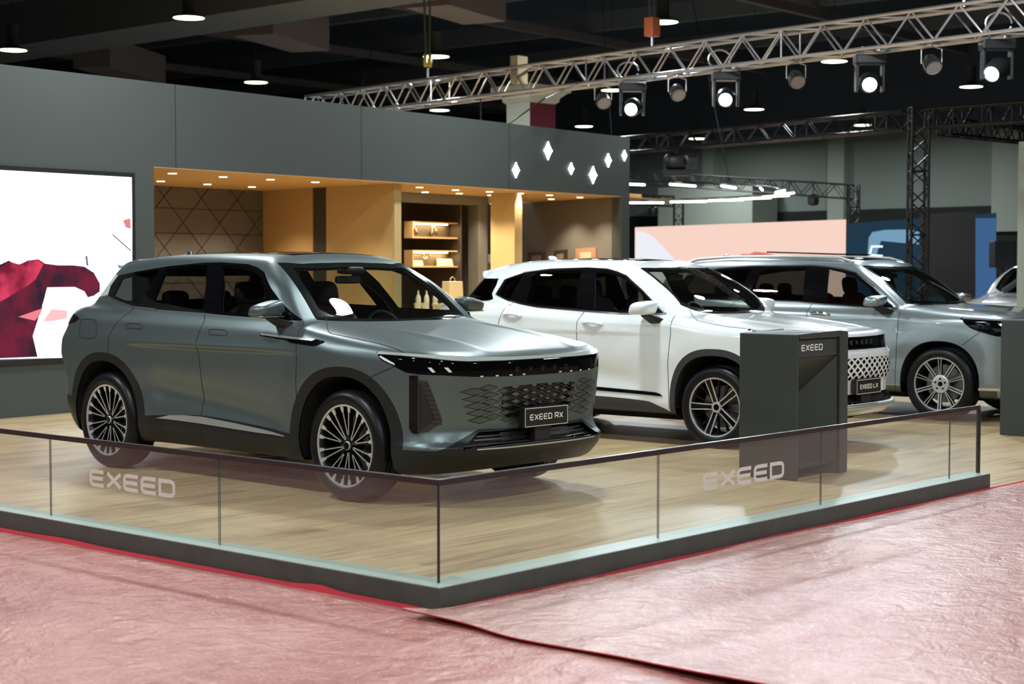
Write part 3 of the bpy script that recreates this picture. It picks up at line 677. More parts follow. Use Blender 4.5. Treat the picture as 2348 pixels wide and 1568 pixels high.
def tri_panel_mat():
    m = pm('grey_panel_triangles', (.13, .13, .13), .42); nt, N, L, b = nodes(m)
    return m
MT.update(
    carpet=carpet_mat('film_covered_carpet', (.38, .085, .075), (.62, .29, .245), (.78, .56, .52)),
    carpet2=carpet_mat('film_covered_carpet_sheet', (.42, .14, .125), (.60, .34, .30), (.80, .62, .60)),
    red=pm('bare_red_carpet', (.42, .015, .03), .9), wood=wood_mat(),
    facade=noise_bump(pm('grey_wall_paint', (.062, .074, .073), .5, spec=.4), 300, .03, .001),
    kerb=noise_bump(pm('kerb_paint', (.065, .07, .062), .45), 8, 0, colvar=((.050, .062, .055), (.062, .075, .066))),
    kerb_top=pm('kerb_top', (.36, .43, .385), .4), rail=pm('rail_metal', (.05, .045, .045), .3, metal=.6),  # top face of the kerb: light from overhead put into a paler colour
    glass=sheet_glass('barrier_glass', (.90, .94, .92), 1.95, haze=.05, hazecol=(.55, .55, .5)), joint=pm('glass_edge', (.06, .08, .07), .25, spec=.8),
    frost=pm('frosted_film', (.62, .62, .58), .6), podium=noise_bump(pm('podium_paint', (.045, .055, .052), .42, spec=.5), 200, .02, .001),
    white_print=pm('white_print', (.85, .87, .82), .45), plate_black=pm('plate_black', (.012, .012, .011), .4),
    tan=pm('tan_wall_board', (.56, .38, .17), .5), tan2=pm('light_tan_board', (.56, .42, .20), .5), soffit=pm('soffit_board', (.58, .37, .16), .6),
    brown=pm('taupe_wall', (.18, .175, .16), .6), taupe=tri_panel_mat(), groove=pm('panel_groove', (.03, .027, .022), .6), darkslot=pm('dark_slot', (.05, .05, .045), .6), niche=pm('niche_brown', (.055, .043, .032), .5),
    down=emi('downlight_glow', (1, .78, .45), 16), ledwarm=emi('warm_led', (1, .72, .32), 9), star=emi('star_glow', (.86, .93, 1), 22),
    shelf=pm('shelf_board', (.55, .38, .18), .5), clear=sheet_glass('clear_glass', (.9, .86, .8), 1.5), book=pm('white_books', (.8, .72, .58), .6), bag=pm('beige_bag', (.50, .42, .24), .6), cream=pm('cream_table', (.42, .36, .2), .5), china=pm('china', (.8, .8, .72), .3),
    alu=pm('truss_aluminium', (.62, .62, .64), .32, metal=.85), blacktruss=pm('black_truss', (.007, .008, .009), .35), fixture=pm('fixture_black', (.012, .014, .016), .35), fixglass=pm('par_lens', (.30, .27, .27), .4),
    lampbody=pm('lamp_housing', (.06, .07, .07), .5), lampglow=emi('high_bay_glow', (.90, 1, .66), 7), headglow=emi('moving_head_glow', (.62, .82, 1), 45), yellow=pm('hoist_yellow', (.75, .62, .03), .4), orange=pm('hoist_orange', (.8, .22, .1), .4), strap=pm('lifting_strap', (.12, .15, .16), .7),
    ceil=pm('dark_roof', (.10, .13, .16), .8), duct=pm('dark_duct', (.22, .26, .27), .6), ductred=pm('duct_underside', (.28, .25, .25), .6), hallwall=pm('hall_wall_green_grey', (.25, .30, .27), .8), hallcol=pm('hall_pilaster', (.38, .44, .38), .7), dark=pm('black_cloth', (.01, .013, .013), .8), hallfloor=pm('hall_floor', (.10, .09, .085), .7),
    tubes=emi('led_tube', (.95, .97, .92), 10), pillar_w=pm('white_pillar', (.75, .8, .68), .6), pillar_r=pm('dark_red_pillar', (.16, .01, .03), .6),
    quarter_glass=sheet_glass('dark_quarter_glass', (.05, .055, .05), 1.5), 
    drl_bright=pm('lamp_reflector_white', (.80, .85, .88), .15), 
    cladding_grey=pm('mid_grey_cladding', (.040, .040, .046), .45), 
    rubber=noise_bump(pm('tyre_rubber', (.006, .0065, .008), .36, spec=.3), 60, .05, .001), rim_dark=pm('rim_dark', (.03, .03, .032), .3, metal=.7), gloss_black=pm('gloss_black', (.004, .004, .005), .06, spec=.3), machined=pm('machined_alloy', (.66, .68, .70), .30, metal=.6), steel=pm('brake_steel', (.30, .30, .30), .4, metal=.8),
    caliper_red=pm('caliper_red', (.35, .01, .03), .4), cladding=pm('grey_cladding', (.011, .013, .014), .42, spec=.35), black_plastic=pm('black_plastic', (.012, .013, .013), .5), lens_black=pm('lamp_lens_black', (.003, .003, .004), .05, spec=.14), dark_glass=pm('dark_glass', (.005, .006, .007), .05), frit=pm('black_glass_border', (.006, .009, .010), .10),
    ws_glass=sheet_glass('windscreen_glass', (.80, .86, .80), 1.5), side_glass=sheet_glass('side_window_glass', (.68, .70, .68), 1.5), rear_side_glass=sheet_glass('privacy_glass', (.50, .52, .50), 1.5), lining=pm('dark_cabin_lining', (.03, .03, .032), .8), seat=pm('dark_leather', (.018, .013, .014), .55), seat_lx=pm('blue_grey_seats', (.06, .07, .10), .6), seat_red=pm('wine_leather', (.07, .015, .012), .5),
    well_black=pm('wheel_well_black', (.004, .004, .004), .9), gap=pm('panel_gap_dark', (.008, .009, .010), .8), mirror=pm('mirror_silver', (.7, .7, .72), .03, metal=1.), chrome=pm('chrome', (.75, .75, .73), .12, metal=1.), satin=pm('satin_silver', (.60, .62, .60), .35, metal=.7), drl=pm('light_bar_white', (.42, .48, .46), .25, coat=.5),
    rx_paint=pm('satin_grey_green_paint', (.150, .195, .200), .37, metal=.72, coat=.1, coatr=.4), lx_paint=pm('white_paint', (.84, .90, .92), .25, coat=1, coatr=.04), vx_paint=pm('silver_paint', (.34, .40, .42), .30, metal=.75, coat=1, coatr=.03), taillamp=pm('tail_lamp', (.3, .01, .02), .1, coat=1), rx_diamond=pm('bumper_diamond_paint', (.11, .135, .13), .4, metal=.7), diamond=pm('grille_diamond', (.17, .18, .16), .38, metal=.7), slat=pm('vent_slat', (.05, .05, .045), .4, metal=.4), greyclad=pm('silver_cladding', (.10, .11, .11), .4, metal=.5), amber=pm('amber_lens', (.6, .2, .05), .3),
)
# ---------------------------------------------------------------- the hall shell
def struct(name, mb, mat, bevel=0):
    o = mb.build(name, MT[mat], bevel=bevel); o['kind'] = 'structure'; return o
def fbox(mb, u0, u1, v0, v1, z0, z1):
    c = [(u0, v0), (u1, v0), (u1, v1), (u0, v1)]; return mb.hexa([fw(u, v, z0) for u, v in c], [fw(u, v, z1) for u, v in c])
def fquad(mb, pts, v, flip=False):
    return mb.add([fw(u, v, z) for u, z in pts], [tuple(range(len(pts)))])
struct('floor', MB().box(-40, 90, -40, 90, -.10, -.022), 'hallfloor')
# oak floor of the stand, thin boards on the hall floor
wf = MB().box(-.04, 20, -.04, 16, -.02, 0).build('floor_2', MT['wood']); wf['kind'] = 'structure'
# red carpet under a clear film, around the stand
def carpet():
    m = MB(); n = 70
    def grid(x0, x1, y0, y1, nx, ny, zf):
        v = [(x0+(x1-x0)*i/nx, y0+(y1-y0)*j/ny, zf(x0+(x1-x0)*i/nx, y0+(y1-y0)*j/ny)) for j in range(ny+1) for i in range(nx+1)]
        m.add(v, [(j*(nx+1)+i, j*(nx+1)+i+1, (j+1)*(nx+1)+i+1, (j+1)*(nx+1)+i) for j in range(ny) for i in range(nx)], True)
    rnd = random.Random(4); bumps = [(rnd.uniform(-6, 8), rnd.uniform(-6, 6), rnd.uniform(.15, .5), rnd.uniform(.3, 1.2)) for _ in range(40)]
    def z(x, y): return -.004+.0015*math.sin(3.1*x+1.3*y)*math.sin(2.3*y-.7*x)
    grid(-9, -.012, -9, 14, 90, 230, z); grid(-.012, 12, -9, -.012, 120, 90, z)
    m.build('red_carpet', MT['carpet']).__setitem__('kind', 'structure')
carpet(); bpy.data.objects['red_carpet'].name = 'floor_3'
# turned up bare edge of the carpet along the kerb
m = MB(); pts = [(-.006, y, .004+(.016*math.exp(-((y-.80)/.12)**2))+.008*math.exp(-((y-2.95)/.25)**2)) for y in np.linspace(.10, 7, 140)]
v = [(x, y, z) for x, y, z in pts]+[(x-.012-.01*abs(math.sin(y*3)), y, z+.004) for x, y, z in pts]+[(x-.05, y, -.003) for x, y, z in pts]; k = len(pts)
m.add(v, [(i, i+1, k+i+1, k+i) for i in range(k-1)]+[(k+i, k+i+1, 2*k+i+1, 2*k+i) for i in range(k-1)], True)
pts = [(x, -.006, .006+.002*math.sin(x*5)) for x in np.linspace(-.05, 12, 160)]; k = len(pts)
v = [(x, y, z) for x, y, z in pts]+[(x, y-.012, z+.004) for x, y, z in pts]+[(x, y-.05, .005) for x, y, z in pts]
m.add(v, [(i, i+1, k+i+1, k+i) for i in range(k-1)]+[(k+i, k+i+1, 2*k+i+1, 2*k+i) for i in range(k-1)], True)
tag(m.build('carpet_hem', MT['red']), 'bare bright red carpet hem turned up along the grey kerb', 'carpet hem')
# loose second length of carpet with a lifted edge running to the lower right
m = MB(); edge = smooth_poly([(-.20, .035), (-.19, -.33), (-.235, -.66), (-.215, -1.16), (-.27, -1.7), (-.3, -2.6), (-.4, -4.), (-.5, -7)], 8, False)
nx = 60; v = []
for ex, ey in edge:
    for i in range(nx+1):
        t = i/nx; d = 12.5*t**2.2; x = ex+d; y = min(ey, -.046+.006*math.sin(x*3)) if ey < .0 else ey-min(.05, d)
        if ey > 0: y = -.046+.08*math.exp(-d/.15)
        lift = .030*math.exp(-(d/.10)**2)*(.55+.45*math.sin(ey*2.4+.6))+.006*math.exp(-(d/.35)**2)
        v.append((x, y, .006+max(0, lift)+.0015*math.sin(2.7*x+2*ey)))
k = nx+1; m.add(v, [(j*k+i, (j+1)*k+i, (j+1)*k+i+1, j*k+i+1) for j in range(len(edge)-1) for i in range(nx)], True)
co = m.build('carpet_sheet', MT['carpet2']); tag(co, 'loose film-covered pink-red carpet sheet with a lifted edge lying at the lower right', 'carpet')
sd = co.modifiers.new('thick', 'SOLIDIFY'); sd.thickness = .005; sd.offset = -1
m = MB(); m.path([(x-.001, y, v[i*k][2]-.002) for i, (x, y) in enumerate(edge)], .0035, 6); m.build('sheet_edge', MT['red'], co)
# curled scrap of tape by the kerb
m = MB(); tp = atz(612, 1322, .0); m.hexa([tp+Vector((-.04, -.02, 0)), tp+Vector((.0, -.05, 0)), tp+Vector((.01, .01, .0)), tp+Vector((-.02, .02, .0))], [tp+Vector((-.04, -.02, .01)), tp+Vector((.0, -.05, .002)), tp+Vector((.012, .01, .035)), tp+Vector((-.018, .02, .03))])
tag(m.build('tape_scrap', MT['clear']), 'small curled scrap of clear tape lying on the carpet by the kerb', 'litter')
# ---------------------------------------------------------------- kerb and glass barrier
kb = empty('glass_barrier', (0, 0, 0), 0, 'low glass barrier with dark kerb and thin dark handrail around the stand corner', 'barrier')
KH, KW = .106, .16
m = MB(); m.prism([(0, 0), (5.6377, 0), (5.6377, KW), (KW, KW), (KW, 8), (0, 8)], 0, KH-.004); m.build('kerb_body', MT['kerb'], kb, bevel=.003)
m = MB(); m.prism([(.0015, .0015), (5.636, .0015), (5.636, KW), (KW, KW), (KW, 8), (.0015, 8)], KH-.004, KH); m.build('kerb_top', MT['kerb_top'], kb)['label'] = 'top face of the kerb, overhead light put into its pale sage colour'
S0, GT = .082, .588
def panel(label, a, b, axis):
    m = MB()
    if axis == 'x': m.add([(a, S0, KH), (b, S0, KH), (b, S0, GT-.02), (a, S0, GT-.02)], [(0, 1, 2, 3)])
    else: m.add([(S0, a, KH), (S0, b, KH), (S0, b, GT-.02), (S0, a, GT-.02)], [(0, 3, 2, 1)])
    e = m.build('glass_panel', MT['glass'], kb); e['label'] = label; m = MB()
    for q in (a, b):
        if axis == 'x': m.box(q-.0015, q+.0015, S0-.002, S0+.002, KH, GT-.02)
        else: m.box(S0-.002, S0+.002, q-.0015, q+.0015, KH, GT-.02)
    m.build('edge_strip', MT['joint'], e); return e
gp = [panel('glass panel on the left side of the barrier, right at its front corner', S0+.006, 1.675, 'y'), panel('glass panel left of the barrier corner with frosted lettering, in front of the grey car', 1.687, 3.243, 'y'), panel('glass panel at the far left edge of the picture without lettering', 3.255, 4.81, 'y'),
      panel('glass panel on the right side of the barrier, right at its front corner', S0+.006, 1.780, 'x'), panel('glass panel with frosted lettering in front of the podium', 1.792, 3.459, 'x'), panel('long plain glass panel right of the podium', 3.471, 5.165, 'x'), panel('narrow last glass panel at the right end of the barrier', 5.177, 5.60, 'x')]
lettering('EXEED', .098, lambda u, v, t: (S0-.0015-t, 2.851-u, .317+v), width=.793, thick=.001, gap=.14, sw=.215).build('lettering', MT['frost'], gp[1])
lettering('EXEED', .10, lambda u, v, t: (2.202+u, S0-.0015-t, .317+v), width=.839, thick=.001, gap=.14, sw=.215).build('lettering', MT['frost'], gp[4])
rl = kb
m = MB().box(S0-.012, 5.62, S0-.012, S0+.012, GT-.03, GT); m.build('handrail', MT['rail'], rl, bevel=.002)
m = MB().box(S0-.012, S0+.012, S0+.012, 8, GT-.03, GT); m.build('handrail', MT['rail'], rl, bevel=.002)
MB().box(5.602, 5.622, S0-.012, S0+.012, KH, GT-.03).build('end_post', MT['rail'], rl); MB().box(S0-.004, S0+.004, S0-.004, S0+.004, KH, GT-.001).build('corner_post', MT['rail'], rl, bevel=.001)
# ---------------------------------------------------------------- podiums
def podium(x0, y0, ang, label, text):
    e = empty('podium', (x0, y0, 0), ang, label, 'podium'); W, D_, Hh = .76, .50, 1.08
    m = MB(); th = .035; zi = .90; dp = .40
    # outer shell with a recess in the front: side walls, top, back, header
    m.box(0, .02, 0, D_, 0, Hh); m.box(W-.13, W, 0, D_, 0, Hh); m.box(th, W-.13, 0, D_, Hh-.04, Hh); m.box(th, W-.13, D_-.04, D_, 0, Hh-.04); m.box(.02, W-.13, .022, D_-.04, zi, Hh-.04)
    m.build('podium_body', MT['podium'], e, bevel=.014, seg=3)
    m = MB(); A, B_, C_, D2, A0, B0 = (.02, .024, zi), (W-.13, .024, zi), (.33, .42, .42), (.33, .42, 0), (.02, .024, 0), (W-.13, .024, 0)
    m.add([A, B_, C_, D2, A0, B0], [(0, 2, 1), (0, 4, 3, 2), (1, 2, 3, 5)]); m.build('inner_facets', MT['podium'], e)
    m = MB(); m.add([(.02, .024, .085), (W-.13, .024, .085), (.33, .42, .11)], [(0, 1, 2)]); m.build('inner_floor', MT['podium'], e)
    if text: lettering(text, .047, lambda u, v, t: (.085+u, .021-t, .950+v), width=.31, thick=.002).build('lettering', MT['white_print'], e)
    return e
podium(5.045, 1.225, R(1.5), 'grey podium behind the glass, in front of the white SUV, with white lettering', 'EXEED')
podium(9.26, 1.12, R(1.5), 'grey podium cut off by the right edge, in front of the silver SUV', '')
# ---------------------------------------------------------------- grey wall with the lounge behind it
ZS = 2.706; WT = 3.66
m = MB(); fbox(m, -5, 2.10, 0, 3.3, 0, WT); fbox(m, 2.10, 11.83, 0, .30, ZS, WT); fbox(m, 11.83, 12.06, 0, .05, 0, WT); fbox(m, 12.0, 12.06, .05, .30, 0, WT); struct('wall_back', m, 'facade')
m = MB()
for u in (2.43, 5.61, 8.82): fbox(m, u-.004, u+.004, -.002, .001, ZS if u > 2.1 else 0, WT)
struct('trim_1', m, 'gap')
m = MB(); fbox(m, 2.10, 12.9, .30, 5.4, ZS, ZS+.08); struct('ceiling_2', m, 'soffit')
m = MB(); fbox(m, 2.10, 13.5, .0, .302, ZS-.006, ZS); struct('trim_3', m, 'soffit')
# triangle panelled end wall of the lounge
m = MB(); fbox(m, 2.1, 7.10, 3.28, 3.4, 0, ZS); struct('wall_lounge_left', m, 'taupe')
m = MB()
def groove(u0, z0, u1, z1): strokes(m, [[(u0, z0), (u1, z1)]], .011, lambda a, b, t: fw(a, 3.279-t, b), .004)
for z in (2.05, 2.40, 1.70, 1.35): groove(4.3, z, 7.06, z)
for k in range(9):
    u = 2.6+k*.68; groove(u, 1.0, u+.98*.98, ZS-.0) if 0 else None
for k in range(-2, 9):
    u = 2.9+k*.70
    for (a, b, c_, d) in ((u, 1.0, u+1.70, ZS), (u+1.70, 1.0, u, ZS)):
        t0 = max(0, (4.0-min(a, c_))/1.70) if min(a, c_) < 4.0 else 0
        if max(a, c_) <= 7.08 and min(a, c_) > 2.2: groove(a, b, c_, d)
        elif max(a, c_) > 7.08 and min(a, c_) < 7.0:
            if c_ > a: groove(a, b, 7.06, b+(d-b)*(7.06-a)/(c_-a))
            else: groove(7.06, b+(d-b)*(a-7.06)/(a-c_), c_, d)
struct('trim_2', m, 'groove')
# tan boarded block that stands into the lounge, with a dark slot
L0, L1 = (7.08, 3.28), (6.51, .24)
def lp(t): return (L0[0]+(L1[0]-L0[0])*t, L0[1]+(L1[1]-L0[1])*t)
def slab(name, t0, t1, mat, th=.12, inset=0.):
    a, b = lp(t0), lp(t1); m = MB(); q = [(a[0]+inset, a[1]), (b[0]+inset, b[1]), (b[0]+th, b[1]), (a[0]+th, a[1])]
    m.hexa([fw(u, v, 0) for u, v in q], [fw(u, v, ZS) for u, v in q]); return struct(name, m, mat)
slab('wall_lounge_side', 0, .405, 'tan'); slab('wall_lounge_slot', .405, .51, 'darkslot', inset=.012); slab('wall_lounge_side_2', .51, .72, 'tan2', .12); slab('wall_lounge_side_3', .72, 1.0, 'tan2', .13, -.004)
m = MB(); fbox(m, 6.51, 6.655, .215, .245, 0, ZS); struct('wall_lounge_end', m, 'tan2')
# dark niche wall with its frame
m = MB(); fbox(m, 7.6, 10.75, 2.9, 3.0, 0, ZS); fbox(m, 10.0, 10.04, 1.85, 2.95, 0, ZS-.10) ; struct('wall_niche', m, 'niche')
m = MB(); fbox(m, 7.3, 10.66, 1.80, 2.0, 2.56, ZS); fbox(m, 10.40, 10.66, 1.80, 2.0, 0, 2.56); fbox(m, 10.62, 10.66, 1.80, 5.3, 0, ZS); struct('wall_niche_frame', m, 'brown')
# lit column, right-hand wall
m = MB(); q = [(9.62, .98), (10.10, .10), (10.28, .26), (9.80, 1.1)]
cu = [onf(1125, 452, 1.05)[0], onf(1180, 447, .62)[0], onf(1197, 452, .68)[0]]
q = [(cu[0], 1.05), (cu[1], .62), (cu[2], .68), (cu[0]+.42, 1.12)]
m.hexa([fw(u, v, 0) for u, v in q], [fw(u, v, ZS) for u, v in q]); struct('wall_column', m, 'tan2')
m = MB(); q = [(13.0, 2.84), (12.0, .06), (12.12, .055), (13.12, 2.84)]; m.hexa([fw(u, v, 0) for u, v in q], [fw(u, v, ZS) for u, v in q]); struct('wall_lounge_right', m, 'brown')
m = MB(); fbox(m, 10.6, 13.3, 5.2, 5.3, 0, ZS); struct('wall_lounge_back', m, 'brown')
# downlights
DL = [(3.1, .81), (4.24, 2.31), (4.0, .88), (5.16, 2.41), (4.79, .84), (6.04, 2.45), (5.62, .83), (7.55, .64), (8.75, 1.53), (8.47, .72), (9.4, 1.39), (9.21, .66), (10.17, 1.37), (9.96, .64), (10.72, .63), (11.95, 1.47), (11.67, .70)]
dl0 = None
for i, (u, v_) in enumerate(DL):
    p = fw(u, v_, ZS)
    if dl0 is None:
        dl0 = empty('downlight', p, 0, 'x', 'downlight'); MB().lathe([(.050, -.004), (.066, -.004), (.070, 0), (.05, 0)], 24).build('trim_ring', MT['soffit'], dl0)
        MB().lathe([(0, -.006), (.052, -.006), (.052, -.001)], 24).build('lens', MT['down'], dl0); o = dl0
    else:
        o = dl0.copy(); COL.objects.link(o); o.location = p
        for ch in list(dl0.children):
            if ch.type == 'MESH': c_ = ch.copy(); COL.objects.link(c_); c_.parent = o
    row = 'front' if v_ < 1 else 'back'; od = ['first', 'second', 'third', 'fourth', 'fifth', 'sixth', 'seventh', 'eighth', 'ninth', 'tenth', 'eleventh']
    rk_ = sorted([d[0] for d in DL if (d[1] < 1) == (v_ < 1)]).index(u)
    tag(o, 'round warm downlight in the lounge soffit, %s from the left in the %s row' % (od[rk_], row), 'downlight', 'warm downlights in the lounge soffit')
    la = bpy.data.lights.new('downlight_beam', 'SPOT'); la.energy = 125; la.color = (1, .80, .56); la.spot_size = R(115); la.spot_blend = .7; la.shadow_soft_size = .05
    lo = bpy.data.objects.new('downlight_beam', la); COL.objects.link(lo); lo.location = p+Vector((0, 0, -.02))
# star lights on the wall
for i, (u, z, s_, tx) in enumerate([(8.98, 2.99, .075, 'lowest left'), (9.79, 3.32, .095, 'biggest and highest'), (10.4, 3.08, .058, 'small middle'), (11.0, 3.01, .095, 'large lower right'), (11.43, 3.26, .072, 'upper right'), (11.9, 3.36, .055, 'last at the wall corner')]):
    pts = []
    for k in range(40):
        a = 2*math.pi*k/40; c_, n_ = abs(math.cos(a)), abs(math.sin(a)); r = s_/((c_**.75+n_**.75)**(1/.75)) ; r = r*1.25+.016; pts.append((r*math.cos(a)*.78*1.0, r*math.sin(a)))
    m = MB(); n = len(pts); m.add([fw(u+a, -.012, z+b) for a, b in pts]+[fw(u+a, .0, z+b) for a, b in pts], [tuple(range(n))]+[(i_, (i_+1) % n, n+(i_+1) % n, n+i_) for i_ in range(n)])
    tag(m.build('star_light', MT['star']), 'white glowing star on the grey wall, the %s of six' % tx, 'star light', 'star lights on the grey wall')
# ---------------------------------------------------------------- big screen on the left
scn = empty('led_screen', fw(.9, 0, .6), 0, 'big white glowing LED screen with a dark red sleeve on it, at the left edge', 'screen')
def onscr(px, py, off=-.022): u, z = onf(px, py); return fw(u, off, z)-scn.location
m = MB(); cs = [onscr(*p, -.02) for p in ((-120, 380), (300, 407), (300, 816), (-120, 826))]; m.add(cs, [(0, 1, 2, 3)]); m.build('display', emi('screen_white', (.97, .96, 1.0), 2.6), scn)
m = MB(); fr_ = [(-3.0, .57), (1.79, .57), (1.79, 2.60), (-3.0, 2.60)]
for a, b, c_, d in ((-3, 1.80, .55, .60), (-3, 1.80, 2.57, 2.62), (1.76, 1.80, .60, 2.57)):
    cc = [(a, -.03), (b, -.03), (b, -.001), (a, -.001)]; m.hexa([fw(u, v_, c_)-scn.location for u, v_ in cc], [fw(u, v_, d)-scn.location for u, v_ in cc])
m.build('screen_frame', MT['fixture'], scn)
def scr_shape(pts, mat, off): m = MB(); m.add([onscr(*p, off) for p in pts], [tuple(range(len(pts)))]); return m
sl = scr_shape([(-120, 640), (0, 605), (17, 597), (32, 606), (45, 605), (60, 597), (85, 594), (100, 604), (130, 608), (165, 608), (190, 611), (212, 625), (226, 650), (226, 668), (212, 678), (198, 682), (190, 668), (168, 658), (105, 659), (97, 690), (80, 745), (72, 770), (83, 818), (-120, 826)], 0, -.024).build('red_sleeve', emi_mix('screen_maroon', (.035, .022, .04), (.20, .022, .05), 3.2, .9), scn)
scr_shape([(-120, 640), (0, 612), (17, 599), (40, 606), (60, 598), (84, 596), (96, 606), (78, 640), (60, 655), (0, 690), (-120, 720)], 0, -.026).build('sleeve_highlight', emi_mix('screen_pink_red', (.20, .015, .04), (.75, .06, .13), 4, 1.), scn)
scr_shape([(38, 726), (90, 708), (100, 690), (88, 722), (76, 735)], 0, -.028).build('sleeve_edge', emi('screen_pink', (.9, .25, .3), 1.), scn)
scr_shape([(95, 737), (115, 708), (152, 712), (150, 730), (120, 736)], 0, -.023).build('pale_red_smear', emi('screen_pale_pink', (.95, .45, .45), 1.3), scn)
scr_shape([(278, 505), (296, 500), (297, 525), (285, 522)], 0, -.024).build('red_flag', emi('screen_red', (.85, .25, .25), 1.), scn)
scr_shape([(255, 536), (298, 574), (297, 577), (254, 539)], 0, -.024).build('thin_line', emi('screen_dark', (.05, .05, .08), 1.), scn)
scr_shape([(192, 588), (197, 585), (200, 612), (195, 608)], 0, -.024).build('dark_mark', emi('screen_dark2', (.15, .15, .25), 1.), scn)
scr_shape([(265, 605), (282, 612), (270, 616)], 0, -.024).build('dark_fold', emi('screen_blue', (.12, .25, .4), 1.), scn)
# ---------------------------------------------------------------- shelves and things in the lounge
def shelf(px0, py0, px1, py1, label, v0=1.9, dep=.17):
    u0, z1 = onf(px0, py0, v0); u1, z0 = onf(px1, py1, v0); e = empty('wall_shelf', fw(u0, v0, z0), FA, label, 'shelf', 'lit box shelves in the niche'); w = u1-u0; h = z1-z0; t = .022
    m = MB().box(0, w, 0, dep, 0, t).box(0, w, 0, dep, h-t, h).box(0, t, 0, dep, t, h-t).box(w-t, w, 0, dep, t, h-t).build('shelf_box', MT['shelf'], e)
    MB().box(t, w-t, dep-.02, dep, t, h-t).build('back_panel', MT['niche'], e)
    MB().box(t+.01, w*.82, dep-.09, dep-.03, h-t-.022, h-t).build('led_strip', MT['ledwarm'], e)
    la = bpy.data.lights.new('shelf_glow', 'AREA'); la.shape = 'RECTANGLE'; la.size = w*.8; la.size_y = .05; la.energy = 7; la.color = (1, .70, .35)
    lo = bpy.data.objects.new('shelf_glow', la); COL.objects.link(lo); lo.parent = e; lo.location = (w*.45, dep*.5, h-t-.03)
    return e, u0, z0+t, v0
e1, su, sz, sv = shelf(946, 507, 1055, 548, 'upper lit box shelf in the dark niche, holding two glass carafes')
e2, su2, sz2, sv2 = shelf(946, 573, 1055, 613, 'lower lit box shelf in the dark niche, holding books and a glass globe')
def carafe(u, v_, z, s_, label):
    m = MB(); m.lathe([(0, 0), (.055, 0), (.068, .02), (.07, .06), (.045, .12), (.022, .15), (.03, .19), (.055, .225), (.052, .225), (.027, .19), (.018, .15), (.04, .115), (.062, .06), (.06, .02), (0, .012)], 24)
    o = m.build('glass_carafe', MT['clear']); o.scale = (s_,)*3; o.location = fw(u, v_, z); tag(o, label, 'carafe')
carafe(su+.13, 1.98, sz, .95, 'glass carafe at the left end of the upper lit shelf'); carafe(su+.60, 1.98, sz, 1.0, 'glass carafe right of the middle of the upper lit shelf')
m = MB(); m.ell((0, 0, .16), (.065, .065, .065)); m.lathe([(.0, 0), (.05, 0), (.05, .012), (.008, .02), (.008, .10)], 16); o = m.build('glass_globe', MT['clear']); o.location = fw(su2+.42, 1.98, sz2); tag(o, 'round glass globe ornament in the middle of the lower lit shelf', 'ornament')
def books(u, n, w, label):
    for i in range(n):
        o = MB().box(0, w-.01*i, 0, .12, 0, .028).build('book', MT['book'], bevel=.003); o.location = fw(u, 1.91, sz2+.0285*i); o.rotation_euler = (0, 0, FA); tag(o, '%s, %s of the stack' % (label, ['bottom', 'second', 'third', 'top'][i if i < n-1 else 3]), 'book', 'books on the lower lit shelf')
books(su2+.03, 3, .24, 'pale book lying at the left end of the lower lit shelf'); books(su2+.74, 4, .27, 'pale book lying at the right of the lower lit shelf')
# bag, table, cups, bowls in front of the niche
def boxth(name, px0, py0, px1, py1, v_, dep, mat, label, cat, bevel=.01, group=None):
    u0, z1 = onf(px0, py0, v_); u1, z0 = onf(px1, py1, v_); o = MB().box(0, u1-u0, 0, dep, 0, z1-z0).build(name, MT[mat], bevel=bevel); o.location = fw(u0, v_, z0); o.rotation_euler = (0, 0, FA); return tag(o, label, cat, group)
tz = .93
u0, _ = onf(950, 690, .9); u1, _ = onf(1112, 690, .9)
ct = empty('counter', fw(u0, .9, 0), FA, 'beige counter in the lounge below the lit shelves', 'counter'); w = u1-u0
MB().box(0, w, 0, .6, tz-.04, tz).build('counter_top', MT['cream'], ct, bevel=.006); MB().box(.03, w-.03, .03, .57, 0, tz-.04).build('counter_body', MT['tan2'], ct)
u, _ = onf(1033, 680, 1.1); bg = empty('paper_bag', fw(u, 1.1, tz), FA, 'beige paper carrier bag standing on the counter', 'bag')
MB().hexa([(0, 0, 0), (.32, 0, 0), (.32, .18, 0), (0, .18, 0)], [(.0, .02, .43), (.32, .02, .43), (.32, .16, .43), (0, .16, .43)]).build('bag_body', MT['bag'], bg, bevel=.004)
MB().path([(.10, .09, .42), (.11, .09, .47), (.16, .09, .50), (.21, .09, .47), (.22, .09, .42)], .006).build('handle', MT['bag'], bg)
def lat(name, prof, px, py, v_, mat, label, cat, group=None, s_=1.):
    u, z = onf(px, py, v_); o = MB().lathe([(r*s_, h*s_) for r, h in prof], 20).build(name, MT[mat]); o.location = fw(u, v_, tz); return tag(o, label, cat, group)
cup = [(0, 0), (.03, 0), (.04, .05), (.045, .09), (.041, .09), (.035, .05), (0, .01)]; bowl = [(0, 0), (.05, 0), (.10, .05), (.12, .10), (.115, .10), (.09, .05), (0, .012)]; bottle = [(0, 0), (.035, 0), (.037, .15), (.03, .19), (.012, .22), (.012, .27), (0, .27)]
for px, lb in ((958, 'left of the bottles'), (975, 'right of the first cup, seen through the windscreen')): lat('cup', cup, px, 700, 1.15, 'china', 'white cup on the beige counter, %s' % lb, 'cup', 'cups on the counter', 1.3)
lat('bowl', bowl, 1008, 690, 1.12, 'china', 'white bowl on the beige counter right of the cups', 'bowl')
for px, lb in ((947+12, 'leftmost'), (968+10, 'middle'), (966+32, 'rightmost')): lat('bottle', bottle, px, 680, 1.42, 'china', 'small white bottle on the counter, the %s of three' % lb, 'bottle', 'bottles on the counter', 1.1)
